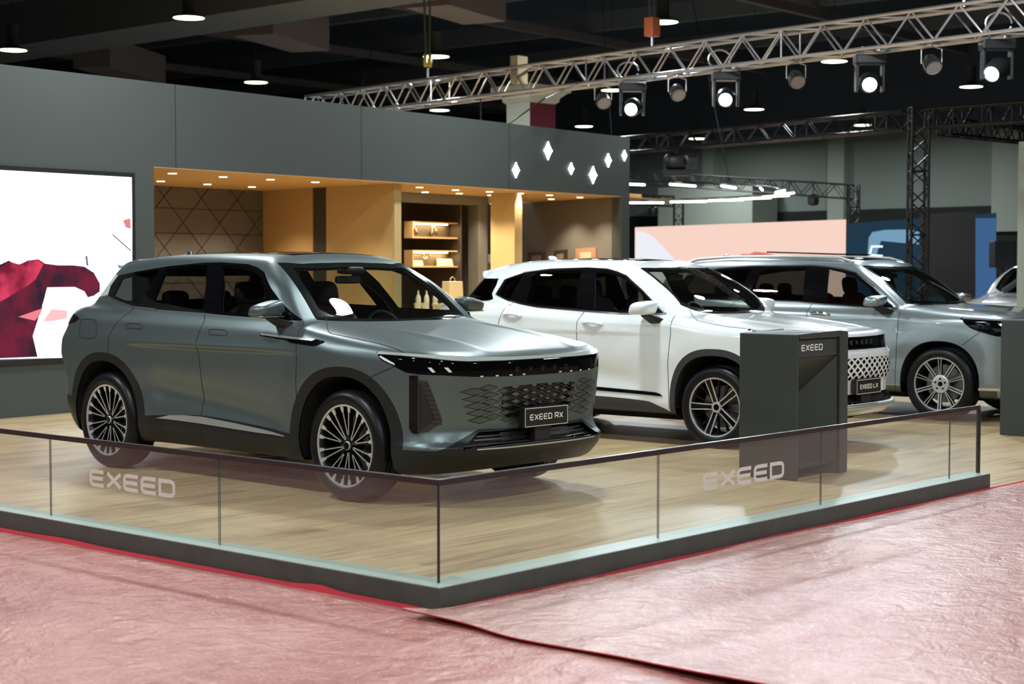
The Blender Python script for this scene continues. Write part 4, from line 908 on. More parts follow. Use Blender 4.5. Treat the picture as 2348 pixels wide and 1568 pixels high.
lat('glass_jar', [(0, 0), (.05, 0), (.055, .09), (.04, .11), (.05, .12), (0, .121)], 1083, 690, 1.0, 'clear', 'small glass jar right of the paper bag on the counter', 'jar')
# pictures on the right-hand wall
def RW(px, py):
    a = np.array([*fw(13.0, 2.84, 0)]); b = np.array([*fw(12.04, .16, 0)]); n = np.cross(b-a, _u); n = n/np.linalg.norm(n); w = ray(px, py); k = ((a-CPOS)@n)/(w@n); return Vector(CPOS+w*k), Vector(n)
for (pts, body, lb) in (([(1213, 579), (1253, 577), (1253, 612), (1213, 612)], ('art_brown', (.10, .055, .045)), 'dark brown unframed print, leftmost of the three on the taupe wall'), ([(1273, 575), (1302, 572), (1302, 612), (1273, 612)], ('art_dark', (.05, .035, .03)), 'dark print in the middle of the three on the taupe wall'), ([(1323, 570), (1369, 567), (1369, 612), (1323, 612)], ('art_orange', (.45, .25, .17)), 'orange print with a white glow, rightmost of the three on the taupe wall')):
    P_ = [RW(*p) for p in pts]; n = P_[0][1]; s_ = 1 if n.dot(Vector(CPOS)-P_[0][0]) > 0 else -1; m = MB(); q = [p for p, _ in P_]; m.hexa([p+n*s_*.004 for p in q], [p+n*s_*.03 for p in q]); o = m.build('wall_print', pm(body[0], body[1], .5)); tag(o, lb, 'picture', 'prints on the taupe wall')
    c_ = sum(q, Vector())/4; m = MB(); m.hexa([p+(c_-p)*.45+n*s_*.031 for p in q], [p+(c_-p)*.45+n*s_*.033 for p in q]); m.build('print_motif', pm(body[0]+'_motif', (.75, .55, .4) if 'orange' in body[0] else (.30, .24, .2), .5), o)
m = MB(); a, b, c_, d = [Vector(fw(*([*onf(px, py, 5.198)][:1]), 5.198, onf(px, py, 5.198)[1])) for px, py in ((1108, 583), (1130, 583), (1130, 650), (1108, 650))]; m.hexa([d, c_, b, a], [p-Vector(tuple(FN))*.02 for p in (d, c_, b, a)]); o = m.build('poster', pm('poster_pale', (.45, .5, .52), .5)); tag(o, 'tall pale poster of a dark mountain left of the lit column', 'poster')
m = MB(); m.add([d-Vector(tuple(FN))*.022, c_-Vector(tuple(FN))*.022, c_+Vector((0, 0, .32))-Vector(tuple(FN))*.022, d+(c_-d)*.5+Vector((0, 0, .42))-Vector(tuple(FN))*.022, d+Vector((0, 0, .30))-Vector(tuple(FN))*.022], [(0, 1, 2, 3, 4)]); m.build('mountain', pm('poster_dark', (.06, .06, .07), .5), o)
# ---------------------------------------------------------------- hall lamps
lampsrc = None
def bay_lamp(p, label, group='high bay lamps of the hall', power=None, parts=True):
    global lampsrc
    if lampsrc is None:
        lampsrc = empty('high_bay_lamp', p); MB().lathe([(0, .46), (.10, .46), (.10, .10), (.13, .06), (.25, .03), (.26, 0), (.235, 0)], 28).build('lamp_housing', MT['lampbody'], lampsrc)
        MB().lathe([(0, -.004), (.17, -.004), (.19, -.012), (.20, .01), (.235, .012), (.235, -.004), (.243, -.004), (.243, .02)], 28).build('diffuser', MT['lampglow'], lampsrc)
        MB().tube((0, 0, .46), (0, 0, 3.505), .008, 6).build('hanging_wire', MT['lampbody'], lampsrc); o = lampsrc
    else:
        o = lampsrc.copy(); COL.objects.link(o); o.location = p
        for ch in list(lampsrc.children):
            if ch.type == 'MESH': c_ = ch.copy(); COL.objects.link(c_); c_.parent = o
    tag(o, label, 'ceiling lamp', group)
    la = bpy.data.lights.new('high_bay_light', 'AREA'); la.shape = 'DISK'; la.size = .5; la.energy = power or LAMP_W; la.color = LAMP_C
    lo = bpy.data.objects.new('high_bay_light', la); COL.objects.link(lo); lo.location = (p[0], p[1], p[2]-.03)
    return o
HB = [(433, 41, 'round hall lamp nearest the top left, left of the yellow hoist'), (30, 115, 'round hall lamp cut off by the left edge of the picture'), (587, 189, 'round hall lamp above the grey wall, left of the yellow hoist'), (1000, 130, 'round hall lamp right behind the straps of the yellow hoist'), (1520, 51, 'round hall lamp behind the orange hoist strap'), (1913, 141, 'round hall lamp just below the silver truss at the right'), (2227, 199, 'round hall lamp left of the rightmost moving head'),
      (1729, 251, 'round hall lamp between two lit moving heads'), (1339, 290, 'round hall lamp right of the white and red pillar'), (1404, 207, 'round hall lamp peeking out behind the leftmost par spotlight'), (1008, 253, 'round hall lamp just under the left end of the silver truss'), (2198, 316, 'round hall lamp behind the black truss at the right'), (1826, 346, 'round hall lamp above the green-grey back wall'), (1514, 373, 'round hall lamp behind the big black floodlight'), (1598, 318, 'round hall lamp inside the upper black truss, left one'), (1977, 287, 'round hall lamp inside the upper black truss, right one')]
for px, py, lb in HB: bay_lamp(atz(px, py, 5.5), lb)
OV = [(x, y) for x in (-8, -1.5, 5, 11.5) for y in (-9, -3, 3.5, 8.5)]
for i, (x, y) in enumerate(OV): bay_lamp(Vector((x, y, 5.5)), 'round hall lamp out of the picture, row %s, %s in that row' % (['one', 'two', 'three', 'four'][i//4], ['nearest', 'second', 'third', 'furthest'][i % 4]), power=LAMP_W*1.2)
# ---------------------------------------------------------------- trusses
def truss(name, a, b, size, r, mat, label, cat='truss', n=None, zig=True, tri=False, up=Vector((0, 0, 1)), rd=None):
    a, b = Vector(a), Vector(b); d = (b-a).normalized(); s = d.cross(up).normalized(); w = s.cross(d).normalized(); L = (b-a).length; h = size/2
    cs = [s*x+w*y for x, y in ((-h, -h), (h, -h), (h, h), (-h, h))]; e = empty(name, a, 0, label, cat)
    for c_ in cs: MB().tube(c_, c_+(b-a), r, 8).build('chord', MT[mat], e)
    n = n or max(2, int(L/(size*1.0))); m = MB(); rd = rd or r*.5
    for f in range(4):
        c0, c1 = cs[f], cs[(f+1) % 4]
        for i in range(n):
            p = c0 if (i+f) % 2 else c1; q = c1 if (i+f) % 2 else c0; m.tube(p+(b-a)*(i/n), q+(b-a)*((i+1)/n), rd, 6, caps=False)
        for i in range(0, n+1, max(1, n//4)): m.tube(c0+(b-a)*(i/n), c1+(b-a)*(i/n), rd, 6, caps=False)
    m.build('lattice', MT[mat], e); return e
def tpt(px, py, z=4.6): return atz(px, py, z)
TA, TB = tpt(720, 247), tpt(2520, 12)
truss('lighting_truss', TA, TB, .40, .027, 'alu', 'long silver aluminium lighting truss across the upper right', n=46)
def ontruss(px):
    """point of the truss axis seen in pixel column px"""
    lo_, hi_ = 0., 1.
    for _ in range(40):
        m_ = (lo_+hi_)/2; p = np.array(TA.lerp(TB, m_))-CPOS; x = CW/2+CF*(p@_r)/(p@_f)
        if x < px: lo_ = m_
        else: hi_ = m_
    return TA.lerp(TB, lo_)
def moving_head(px, drop, label, aim):
    p = ontruss(px)+Vector((0, 0, -.24)); e = empty('moving_head', p, 0, label, 'spotlight', 'moving head spotlights under the silver truss'); yw_ = YAW+math.pi
    Mz = Matrix.Rotation(yw_-math.pi/2, 4, 'Z'); m = MB(); m.box(-.20, .20, -.13, .13, -.14, -.02, Mz); m.build('base_box', MT['fixture'], e, bevel=.015)
    m = MB()
    for x in (-.10, .10): m.tube(Mz@Vector((x, 0, -.03)), Mz@Vector((x, 0, .07)), .016); m.tube(Mz@Vector((x, -.03, .06)), Mz@Vector((x, .03, .06)), .03)
    m.build('clamps', MT['alu'], e)
    m = MB()
    for x in (-.19, .15): m.box(x, x+.04, -.07, .07, -.50, -.13, Mz)
    m.build('yoke', MT['fixture'], e, bevel=.01)
    d = (Vector(aim)-(p+Vector((0, 0, -.38)))).normalized(); q = d.to_track_quat('Z', 'Y').to_matrix().to_4x4(); Mh = Matrix.Translation((0, 0, -.38)) @ q
    m = MB(); m.lathe([(0, -.20), (.11, -.19), (.135, -.08), (.13, .06), (.11, .16), (.095, .18), (.088, .17)], 28, Mh); h = m.build('head', MT['fixture'], e)
    m = MB(); m.lathe([(0, .165), (.085, .165), (.088, .16)], 28, Mh); m.build('lens', MT['headglow'], h)
    la = bpy.data.lights.new('head_beam', 'SPOT'); la.energy = 260; la.color = (.80, .90, 1); la.spot_size = R(50); la.spot_blend = .8; la.shadow_soft_size = .09
    lo = bpy.data.objects.new('head_beam', la); COL.objects.link(lo); lo.location = p+Vector((0, 0, -.38))+d*.2; lo.rotation_euler = d.to_track_quat('-Z', 'Y').to_euler()
for px, lb, aim in ((1450, 'lit moving head spotlight, leftmost of the four', (3.0, 3.2, .4)), (1665, 'lit moving head spotlight right of the orange hoist', (2.0, .5, 0)), (1995, 'brightest lit moving head spotlight with a blue glow', (0.5, -2., 0)), (2287, 'lit moving head spotlight near the right edge', (6.0, 3.5, .6))): moving_head(px, 0, lb, aim)
def par(px, label):
    p = ontruss(px)+Vector((0, 0, -.22)); e = empty('par_can', p, 0, label, 'spotlight', 'unlit par spotlights under the silver truss')
    d = Vector((-.45, -.55, -.55)).normalized(); q = d.to_track_quat('Z', 'Y').to_matrix().to_4x4(); Mh = Matrix.Translation((0, 0, -.24)) @ q
    MB().lathe([(0, -.14), (.06, -.13), (.10, -.06), (.115, .06), (.115, .10), (.105, .10)], 24, Mh).build('can', MT['fixture'], e); MB().lathe([(0, .085), (.10, .085), (.105, .09)], 24, Mh).build('front_lens', MT['fixglass'], e)
    m = MB(); s_ = Vector((_r[0], _r[1], 0))
    for k in (-1, 1): m.tube(s_*k*.13+Vector((0, 0, -.24)), s_*k*.13+Vector((0, 0, -.06)), .008); m.tube(s_*k*.13+Vector((0, 0, -.06)), Vector((0, 0, -.02)), .008)
    tx = (TB-TA).cross(Vector((0, 0, 1))).normalized()*.21; m.tube(-tx+Vector((0, 0, .02)), tx+Vector((0, 0, .02)), .014)
    m.tube((0, 0, -.02), (0, 0, .03), .016); m.build('bracket', MT['alu'], e)
for px, lb in ((1383, 'unlit par spotlight furthest left under the truss'), (1553, 'unlit par spotlight below the orange hoist'), (1826, 'unlit par spotlight midway between two moving heads'), (2137, 'unlit par spotlight tilted sideways left of the last moving head')): par(px, lb)
def hoist(px, py0, label, mat, r=.06):
    p = ontruss(px)+Vector((0, 0, .2)); e = empty('chain_hoist', p, 0, label, 'hoist'); s_ = Vector((_r[0], _r[1], 0))
    MB().tube((0, 0, 0), (0, 0, .22), .022).path([(0, 0, .2), (.03, 0, .25), (0, 0, .30)], .015).build('hook', MT['alu'], e)
    m = MB(); z = .36
    if mat == 'yellow': m.tube(s_*-.07+Vector((0, 0, z)), s_*-.012+Vector((0, 0, z)), .12, 24); m.tube(s_*.012+Vector((0, 0, z)), s_*.07+Vector((0, 0, z)), .12, 24)
    else: m.box(-.10, .10, -.08, .08, z-.16, z+.12)
    m.build('hoist_body', MT[mat], e, bevel=.012)
    m = MB(); m.tube(s_*-.03+Vector((0, 0, z+.1)), s_*-.10+Vector((0, 0, 2.6)), .022, 6); m.tube(s_*.03+Vector((0, 0, z+.1)), s_*.05+Vector((0, 0, 2.6)), .022, 6); m.build('straps', MT['strap'], e)
hoist(981, 170, 'yellow chain hoist on grey straps holding the left part of the truss', 'yellow'); hoist(1495, 110, 'orange chain hoist on grey straps in the middle of the truss', 'orange'); hoist(2210, 0, 'yellow chain hoist at the top edge on the right', 'yellow')
# power boxes and cable on the silver truss
p = ontruss(1190); o = MB().box(-.13, .13, -.08, .08, .0, .45).build('power_box', MT['bag'], bevel=.01); o.location = p+Vector((0, 0, -.05)); tag(o, 'pale box standing in the truss above the white pillar', 'box')
def cable(name, pts, label, r=.012, mat='fixture'): tag(MB().path(pts, r).build(name, MT[mat]), label, 'cable')
cable('hanging_cable', [ontruss(1330)+Vector((0, 0, -.15)), tpt(1250, 225, 4.0), tpt(1165, 285, 3.75)], 'thin dark cable slanting down from the truss past the white pillar')
cable('power_cable', [ontruss(1100)+Vector((.02, 0, -.1)), ontruss(1100)+Vector((0, -.02, -.5)), ontruss(1100)+Vector((.02, 0, -.95))], 'thin dark cable hanging straight down from the left part of the truss')
for k, px in enumerate((1440, 1650, 2290)):
    c0 = ontruss(px); pts = [c0+Vector((.16*math.cos(t)*_r[0], .16*math.cos(t)*_r[1], .13*math.sin(t)-.06)) for t in [2*math.pi*i/20 for i in range(20)]]
    cable('cable_coil', pts, 'coil of grey cable hung in the silver truss, %s' % ('left of the orange hoist', 'right of the orange hoist', 'above the last moving head')[k], .014, 'alu')
# black trusses at the back
T2a, T2m, T2b = tpt(1380, 338, 4.06), tpt(2107, 274, 4.06), tpt(2450, 250, 4.06)
truss('black_truss', T2a, T2m+(T2a-T2m).normalized()*.2, .30, .024, 'blacktruss', 'black truss running from the end of the grey wall to the black tower', n=26)
truss('black_truss', T2m+(T2b-T2m).normalized()*.2, T2b, .30, .024, 'blacktruss', 'black truss going on right of the tower at the top', n=14)
tw = T2m; truss('truss_tower', (tw.x, tw.y, -.02), (tw.x, tw.y, tw.z+.20), .28, .026, 'blacktruss', 'upright black truss tower behind the silver SUV', n=16, up=Vector((_d[0], _d[1], 0)), rd=.014)
truss('black_truss', T2m+Vector((.5, -.2, -.1)), tpt(2420, 318, 3.95), .26, .024, 'blacktruss', 'black truss slanting down to the right edge from the tower', n=16)
q0, q1 = at(1400, 402, 40), at(1950, 440, 36); truss('black_truss', q0, q1, .30, .02, 'blacktruss', 'thin black truss in front of the green-grey wall above the pink screen', n=24)
q1 = at(1957, 440, 36); truss('truss_tower', (q1.x, q1.y, -.02), (q1.x, q1.y, q1.z+.15), .22, .02, 'blacktruss', 'short black truss leg at the right end of the thin truss', n=14, up=Vector((_d[0], _d[1], 0)))
q2, q3 = at(1380, 455, 41), at(1545, 462, 41); truss('black_truss', q2, q3, .24, .018, 'blacktruss', 'lowest short black truss left of the pink screen', n=10); q3 = at(1556, 462, 41)
truss('truss_tower', (q3.x, q3.y, -.02), (q3.x, q3.y, q3.z), .22, .018, 'blacktruss', 'short black truss leg behind the pink screen', n=14, up=Vector((_d[0], _d[1], 0)))
# black floodlight with barn doors, small fixtures
p = at(1550, 372, 33); e = empty('floodlight', p, 0, 'large black floodlight with open barn doors hanging left of the tower', 'floodlight'); Mz = Matrix.Rotation(YAW-math.pi/2, 4, 'Z')
MB().ell((0, 0, 0), (.24, .2, .17), .5, .5, M=Mz).build('housing', MT['fixture'], e); MB().box(-.26, .26, -.3, -.1, -.28, -.16, Mz).build('barn_door', MT['fixture'], e, bevel=.01); MB().hexa([Mz@Vector(v) for v in ((.22, -.2, -.15), (.24, -.2, -.15), (.40, -.34, -.12), (.38, -.34, -.12))], [Mz@Vector(v) for v in ((.22, -.2, .15), (.24, -.2, .15), (.40, -.34, .12), (.38, -.34, .12))]).build('barn_door', MT['fixture'], e)
MB().tube((0, 0, .12), (0, 0, .30), .02).build('bracket', MT['fixture'], e)
for px, py, Z, lb in ((1865, 458, 36.6, 'small black spotlight hanging from the thin truss, right of the light ring'), (1498, 484, 41, 'black four-lamp blinder hanging below the lowest truss')):
    o = MB().ell((0, 0, 0), (.11, .11, .13), .6, .6).tube((0, 0, .1), (0, 0, .42), .012).build('stage_spotlight', MT['fixture']); o.location = at(px, py, Z); tag(o, lb, 'spotlight')
# ring of led tubes
zc = 3.06; cen = Vector(CPOS+_f*34.3+_r*(.95)); ring = empty('ring_light', (cen.x, cen.y, zc), 0, 'large hanging ring of white led tubes above the pink LED wall', 'hanging light')
pts = [(4.6*math.cos(t), 4.6*math.sin(t), .06) for t in [2*math.pi*i/48 for i in range(49)]]; MB().path(pts, .02, 6).build('ring_frame', MT['blacktruss'], ring)
for k in range(3): MB().tube((4.6*math.cos(2.1*k+.4), 4.6*math.sin(2.1*k+.4), .06), (3.0*math.cos(2.1*k+.4), 3.0*math.sin(2.1*k+.4), 5.95), .008, 6).build('hanging_wire', MT['blacktruss'], ring)
for i in range(26):
    a = 2*math.pi*i/26; c0 = Vector((4.6*math.cos(a), 4.6*math.sin(a), 0)); tn = Vector((-math.sin(a), math.cos(a), 0))
    d_ = (tn*.90-Vector((math.cos(a), math.sin(a), 0))*.39).normalized()*.42
    MB().tube(c0-d_, c0+d_, .02, 8).build('led_tube', MT['tubes'], ring)
# ---------------------------------------------------------------- screens and far wall
def pictq(mb, pts, Z, off=0.): return mb.add([at(px, py, Zp-off) for (px, py), Zp in zip(pts, Z)], [tuple(range(len(pts)))])
e = empty('led_wall', at(1700, 614, 35), 0, 'wide pale pink LED wall behind the white and silver SUVs', 'screen')
def rel(e, pts): return [p-e.location for p in pts]
A0, A1 = at(1457, 521, 38), at(1940, 503, 31.8); m = MB(); B0, B1 = Vector((A0.x, A0.y, .3)), Vector((A1.x, A1.y, .3)); bk_ = Vector((_d[0], _d[1], 0))*.15
m.hexa(rel(e, [B0, B1, B1+bk_, B0+bk_]), rel(e, [A0, A1, A1+bk_, A0+bk_])); m.build('display', emi('screen_salmon', (1, .70, .60), .95), e)
def onled(px, py, off=.02):
    """a point on the pink wall seen at a pixel"""
    n = np.cross(np.array(A1-A0), _u); w = ray(px, py); k = ((np.array(A0)-CPOS)@n)/(w@n); return Vector(CPOS+w*(k-off))-e.location
m = MB(); m.add([onled(*p) for p in ((1458, 530), (1480, 532), (1500, 545), (1520, 565), (1545, 592), (1550, 640), (1458, 640))], [tuple(range(7))]); m.build('white_shape', emi('screen_pale', (.86, .86, .93), 1.0), e)
m = MB(); m.add([onled(*p) for p in ((1690, 590), (1702, 582), (1718, 583), (1730, 577), (1752, 579), (1775, 584), (1780, 620), (1690, 620))], [tuple(range(8))]); m.build('red_shape', emi('screen_coral', (.80, .22, .18), .9), e)
e2_ = empty('video_wall', at(2110, 560, 33), 0, 'dark blue video wall with the front of a blue car on it', 'screen'); e = e2_
m = MB(); C0, C1 = at(1945, 512, 34), at(2285, 488, 32); m.hexa(rel(e, [Vector((C0.x, C0.y, .2)), Vector((C1.x, C1.y, .2)), Vector((C1.x, C1.y, .2))+bk_, Vector((C0.x, C0.y, .2))+bk_]), rel(e, [C0, C1, C1+bk_, C0+bk_])); m.build('display', emi('screen_night_blue', (.02, .05, .085), .8), e)
A0, A1 = C0, C1
m = MB(); m.add([onled(*p) for p in ((1992, 545), (2000, 532), (2030, 527), (2085, 526), (2108, 532), (2108, 560), (2060, 556), (2020, 552), (2005, 600), (1988, 600))], [tuple(range(10))]); m.build('blue_car_shape', emi('screen_car_blue', (.20, .38, .55), .9), e)
m = MB(); strokes(m, [[(0, .0), (-.22, .0), (-.26, -.17), (.0, -.19)]], .035, lambda u, v, t: onled(2024, 565, .05)+Vector((_r[0]*u, _r[1]*u, v)), .01); m.build('headlamp_shape', emi('screen_white_glow', (.8, .95, 1), 1.6), e)
m = MB(); m.add([onled(*p, .03) for p in ((2110, 492), (2236, 484), (2236, 680), (2110, 680))], [(0, 1, 2, 3)]); m.build('dark_panel', MT['dark'], e)
m = MB(); m.add([onled(*p, .04) for p in ((2237, 500), (2284, 500), (2284, 690), (2237, 690))], [(0, 1, 2, 3)]); m.build('blue_strip', emi('screen_strip_blue', (.06, .15, .33), .8), e)
# far wall of the hall
def fwall(name, x0, y0t, x1, y1t, x0b, y0b, Z0, Z1, mat):
    pass
W0, W1 = at(1300, 614, 60), at(2700, 614, 44); d_ = (W1-W0).normalized(); nb = Vector((-d_.y, d_.x, 0)); nb = nb if nb.dot(Vector((_d[0], _d[1], 0))) > 0 else -nb
m = MB(); m.hexa([Vector((p.x, p.y, 3.35)) for p in (W0, W1, W1+nb*.3, W0+nb*.3)], [Vector((p.x, p.y, 6.2)) for p in (W0, W1, W1+nb*.3, W0+nb*.3)]); struct('wall_far', m, 'hallwall')
m = MB(); m.hexa([Vector((p.x, p.y, -.02)) for p in (W0-nb*.1, W1-nb*.1, W1, W0)], [Vector((p.x, p.y, 3.35)) for p in (W0-nb*.1, W1-nb*.1, W1, W0)]); struct('wall_far_2', m, 'dark')
m = MB(); m.hexa([Vector((p.x, p.y, 5.75)) for p in (W0-nb*.6, W1-nb*.6, W1, W0)], [Vector((p.x, p.y, 9)) for p in (W0-nb*.6, W1-nb*.6, W1, W0)]); struct('wall_far_3', m, 'ceil')
def wx(px, py=614):
    n = np.array(nb); w = ray(px, py); k = ((np.array(W0)-CPOS)@n)/(w@n); return Vector(CPOS+w*k)
for i, (px, w_) in enumerate(((1632, .22), (1925, .3), (2312, .42))):
    p = wx(px); m = MB(); c_ = [p-d_*w_-nb*.25, p+d_*w_-nb*.25, p+d_*w_, p-d_*w_]; m.hexa([Vector((q.x, q.y, 2.6 if i else 3.0)) for q in c_], [Vector((q.x, q.y, 6.0)) for q in c_]); struct('trim_%d' % (4+i), m, 'hallcol')
m = MB(); a_, b_ = wx(1575), wx(1790); m.hexa([Vector((p.x, p.y, 2.9)) for p in (a_-nb*1.5, b_-nb*1.5, b_-nb*.2, a_-nb*.2)], [Vector((p.x, p.y, 4.2)) for p in (a_-nb*1.5, b_-nb*1.5, b_-nb*.2, a_-nb*.2)]); struct('wall_far_block', m, 'hallcol')
# big pillar with its capital
pc = at(1217, 614, 35); e = empty('hall_pillar', (pc.x, pc.y, 0), YAW-math.pi/4+R(-3), 'square hall pillar with a flared capital, white on the left face and dark red on the right', 'pillar')
hw = .36; zt = CPOS[2]+(614-245)/CF*35+.03
MB().box(-hw, hw, -hw, hw, -.02, zt).build('shaft', MT['pillar_w'], e); MB().box(-hw+.003, hw+.004, -hw-.006, -hw+.001, -.02, zt).build('red_face', MT['pillar_r'], e)
m = MB(); pr = [(hw, 0), (hw+.06, .05), (hw+.07, .12), (hw+.18, .22), (hw+.24, .24), (hw+.24, .36)]
for i in range(len(pr)-1):
    (a, za), (b, zb) = pr[i], pr[i+1]; f = lambda h, z: [(-h, -h, z), (h, -h, z), (h, h, z), (-h, h, z)]
    m.hexa([Vector(q)+Vector((0, 0, zt)) for q in f(a, za)], [Vector(q)+Vector((0, 0, zt)) for q in f(b, max(zb, za+.001))])
m.build('capital', MT['pillar_w'], e)
# pale post at the right edge, speaker
p = at(2349, 614, 24); e = MB().box(-.08, .08, -.08, .08, 0, 3.4).build('white_post', MT['hallcol'], bevel=.01); e.location = (p.x, p.y, -.02); tag(e, 'pale upright post at the right edge behind the silver SUV', 'post')
p = at(2298, 583, 30); e = empty('loudspeaker', (p.x, p.y, p.z), YAW-math.pi/2, 'black loudspeaker on a stand at the right, beside the blue strip', 'loudspeaker'); MB().box(-.19, .19, -.18, .18, -.24, .24).build('cabinet', MT['fixture'], e, bevel=.015); MB().tube((0, 0, -.24), (0, 0, -p.z-.02), .025).build('stand_pole', MT['fixture'], e)
# slanting dark tubes by the right edge
a_, b_ = at(2300, 668, 27), at(2360, 628, 27); tag(MB().tube(a_, b_, .045, 10).build('slanting_tube', MT['lampbody']), 'dark slanting tube at the right edge above the white car', 'tube')
# roof and ducts
struct('ceiling', MB().box(-60, 120, -60, 120, 9.0, 9.2), 'ceil')
def beam(name, a, b, w_, h_, mat, label=None, cat=None):
    a, b = Vector(a), Vector(b); d = (b-a).normalized(); s_ = Vector((-d.y, d.x, 0)).normalized()*w_/2; m = MB(); z_ = Vector((0, 0, h_))
    m.hexa([a-s_, b-s_, b+s_, a+s_], [a-s_+z_, b-s_+z_, b+s_+z_, a+s_+z_]); o = m.build(name, MT[mat])
    if label: tag(o, label, cat)
    else: o['kind'] = 'structure'
    return o
vd_ = beam('ventilation_duct', atz(-300, 175, 6.2), atz(1150, -45, 6.2), 1.5, .9, 'duct', 'long dark rectangular ventilation duct across the top left', 'duct')
for i, (px, py, lb) in enumerate(((330, 185, 'dark side branch of the duct, above the left part of the grey wall'), (700, 110, 'dark side branch of the duct, left of the yellow hoist'), (1100, 45, 'dark side branch of the duct, right of the yellow hoist'))):
    a = atz(px-120, py-30, 6.2); b = atz(px, py+5, 6.2); o = beam('duct_branch', a, b+(b-a)*.1, .9, .7, 'ductred'); del o['kind']; o.parent = vd_
for i in range(9):
    x = -4+i*5.5; beam('ceiling_beam_%d' % (i+1) if 0 else 'trim_%d' % (20+i), (x+8, -10, 8.0), (x+8-3, 75, 8.0), .22, .5, 'duct')
for i in range(7):
    y = 14+i*7; beam('trim_%d' % (40+i), (-30, y, 7.7), (70, y+4, 7.7), .16, .22, 'ductred')
m = MB(); 
a = atz(560, 70, 7.4); b = atz(960, 5, 7.4); c_ = atz(960, -45, 7.6); d2 = atz(620, 10, 7.6); m.hexa([a, b, c_, d2], [p+Vector((0, 0, .05)) for p in (a, b, c_, d2)]); tag(m.build('roof_panel', pm('blue_roof_panel', (.03, .045, .09), .6)), 'dark blue roof panel above the duct', 'roof panel')
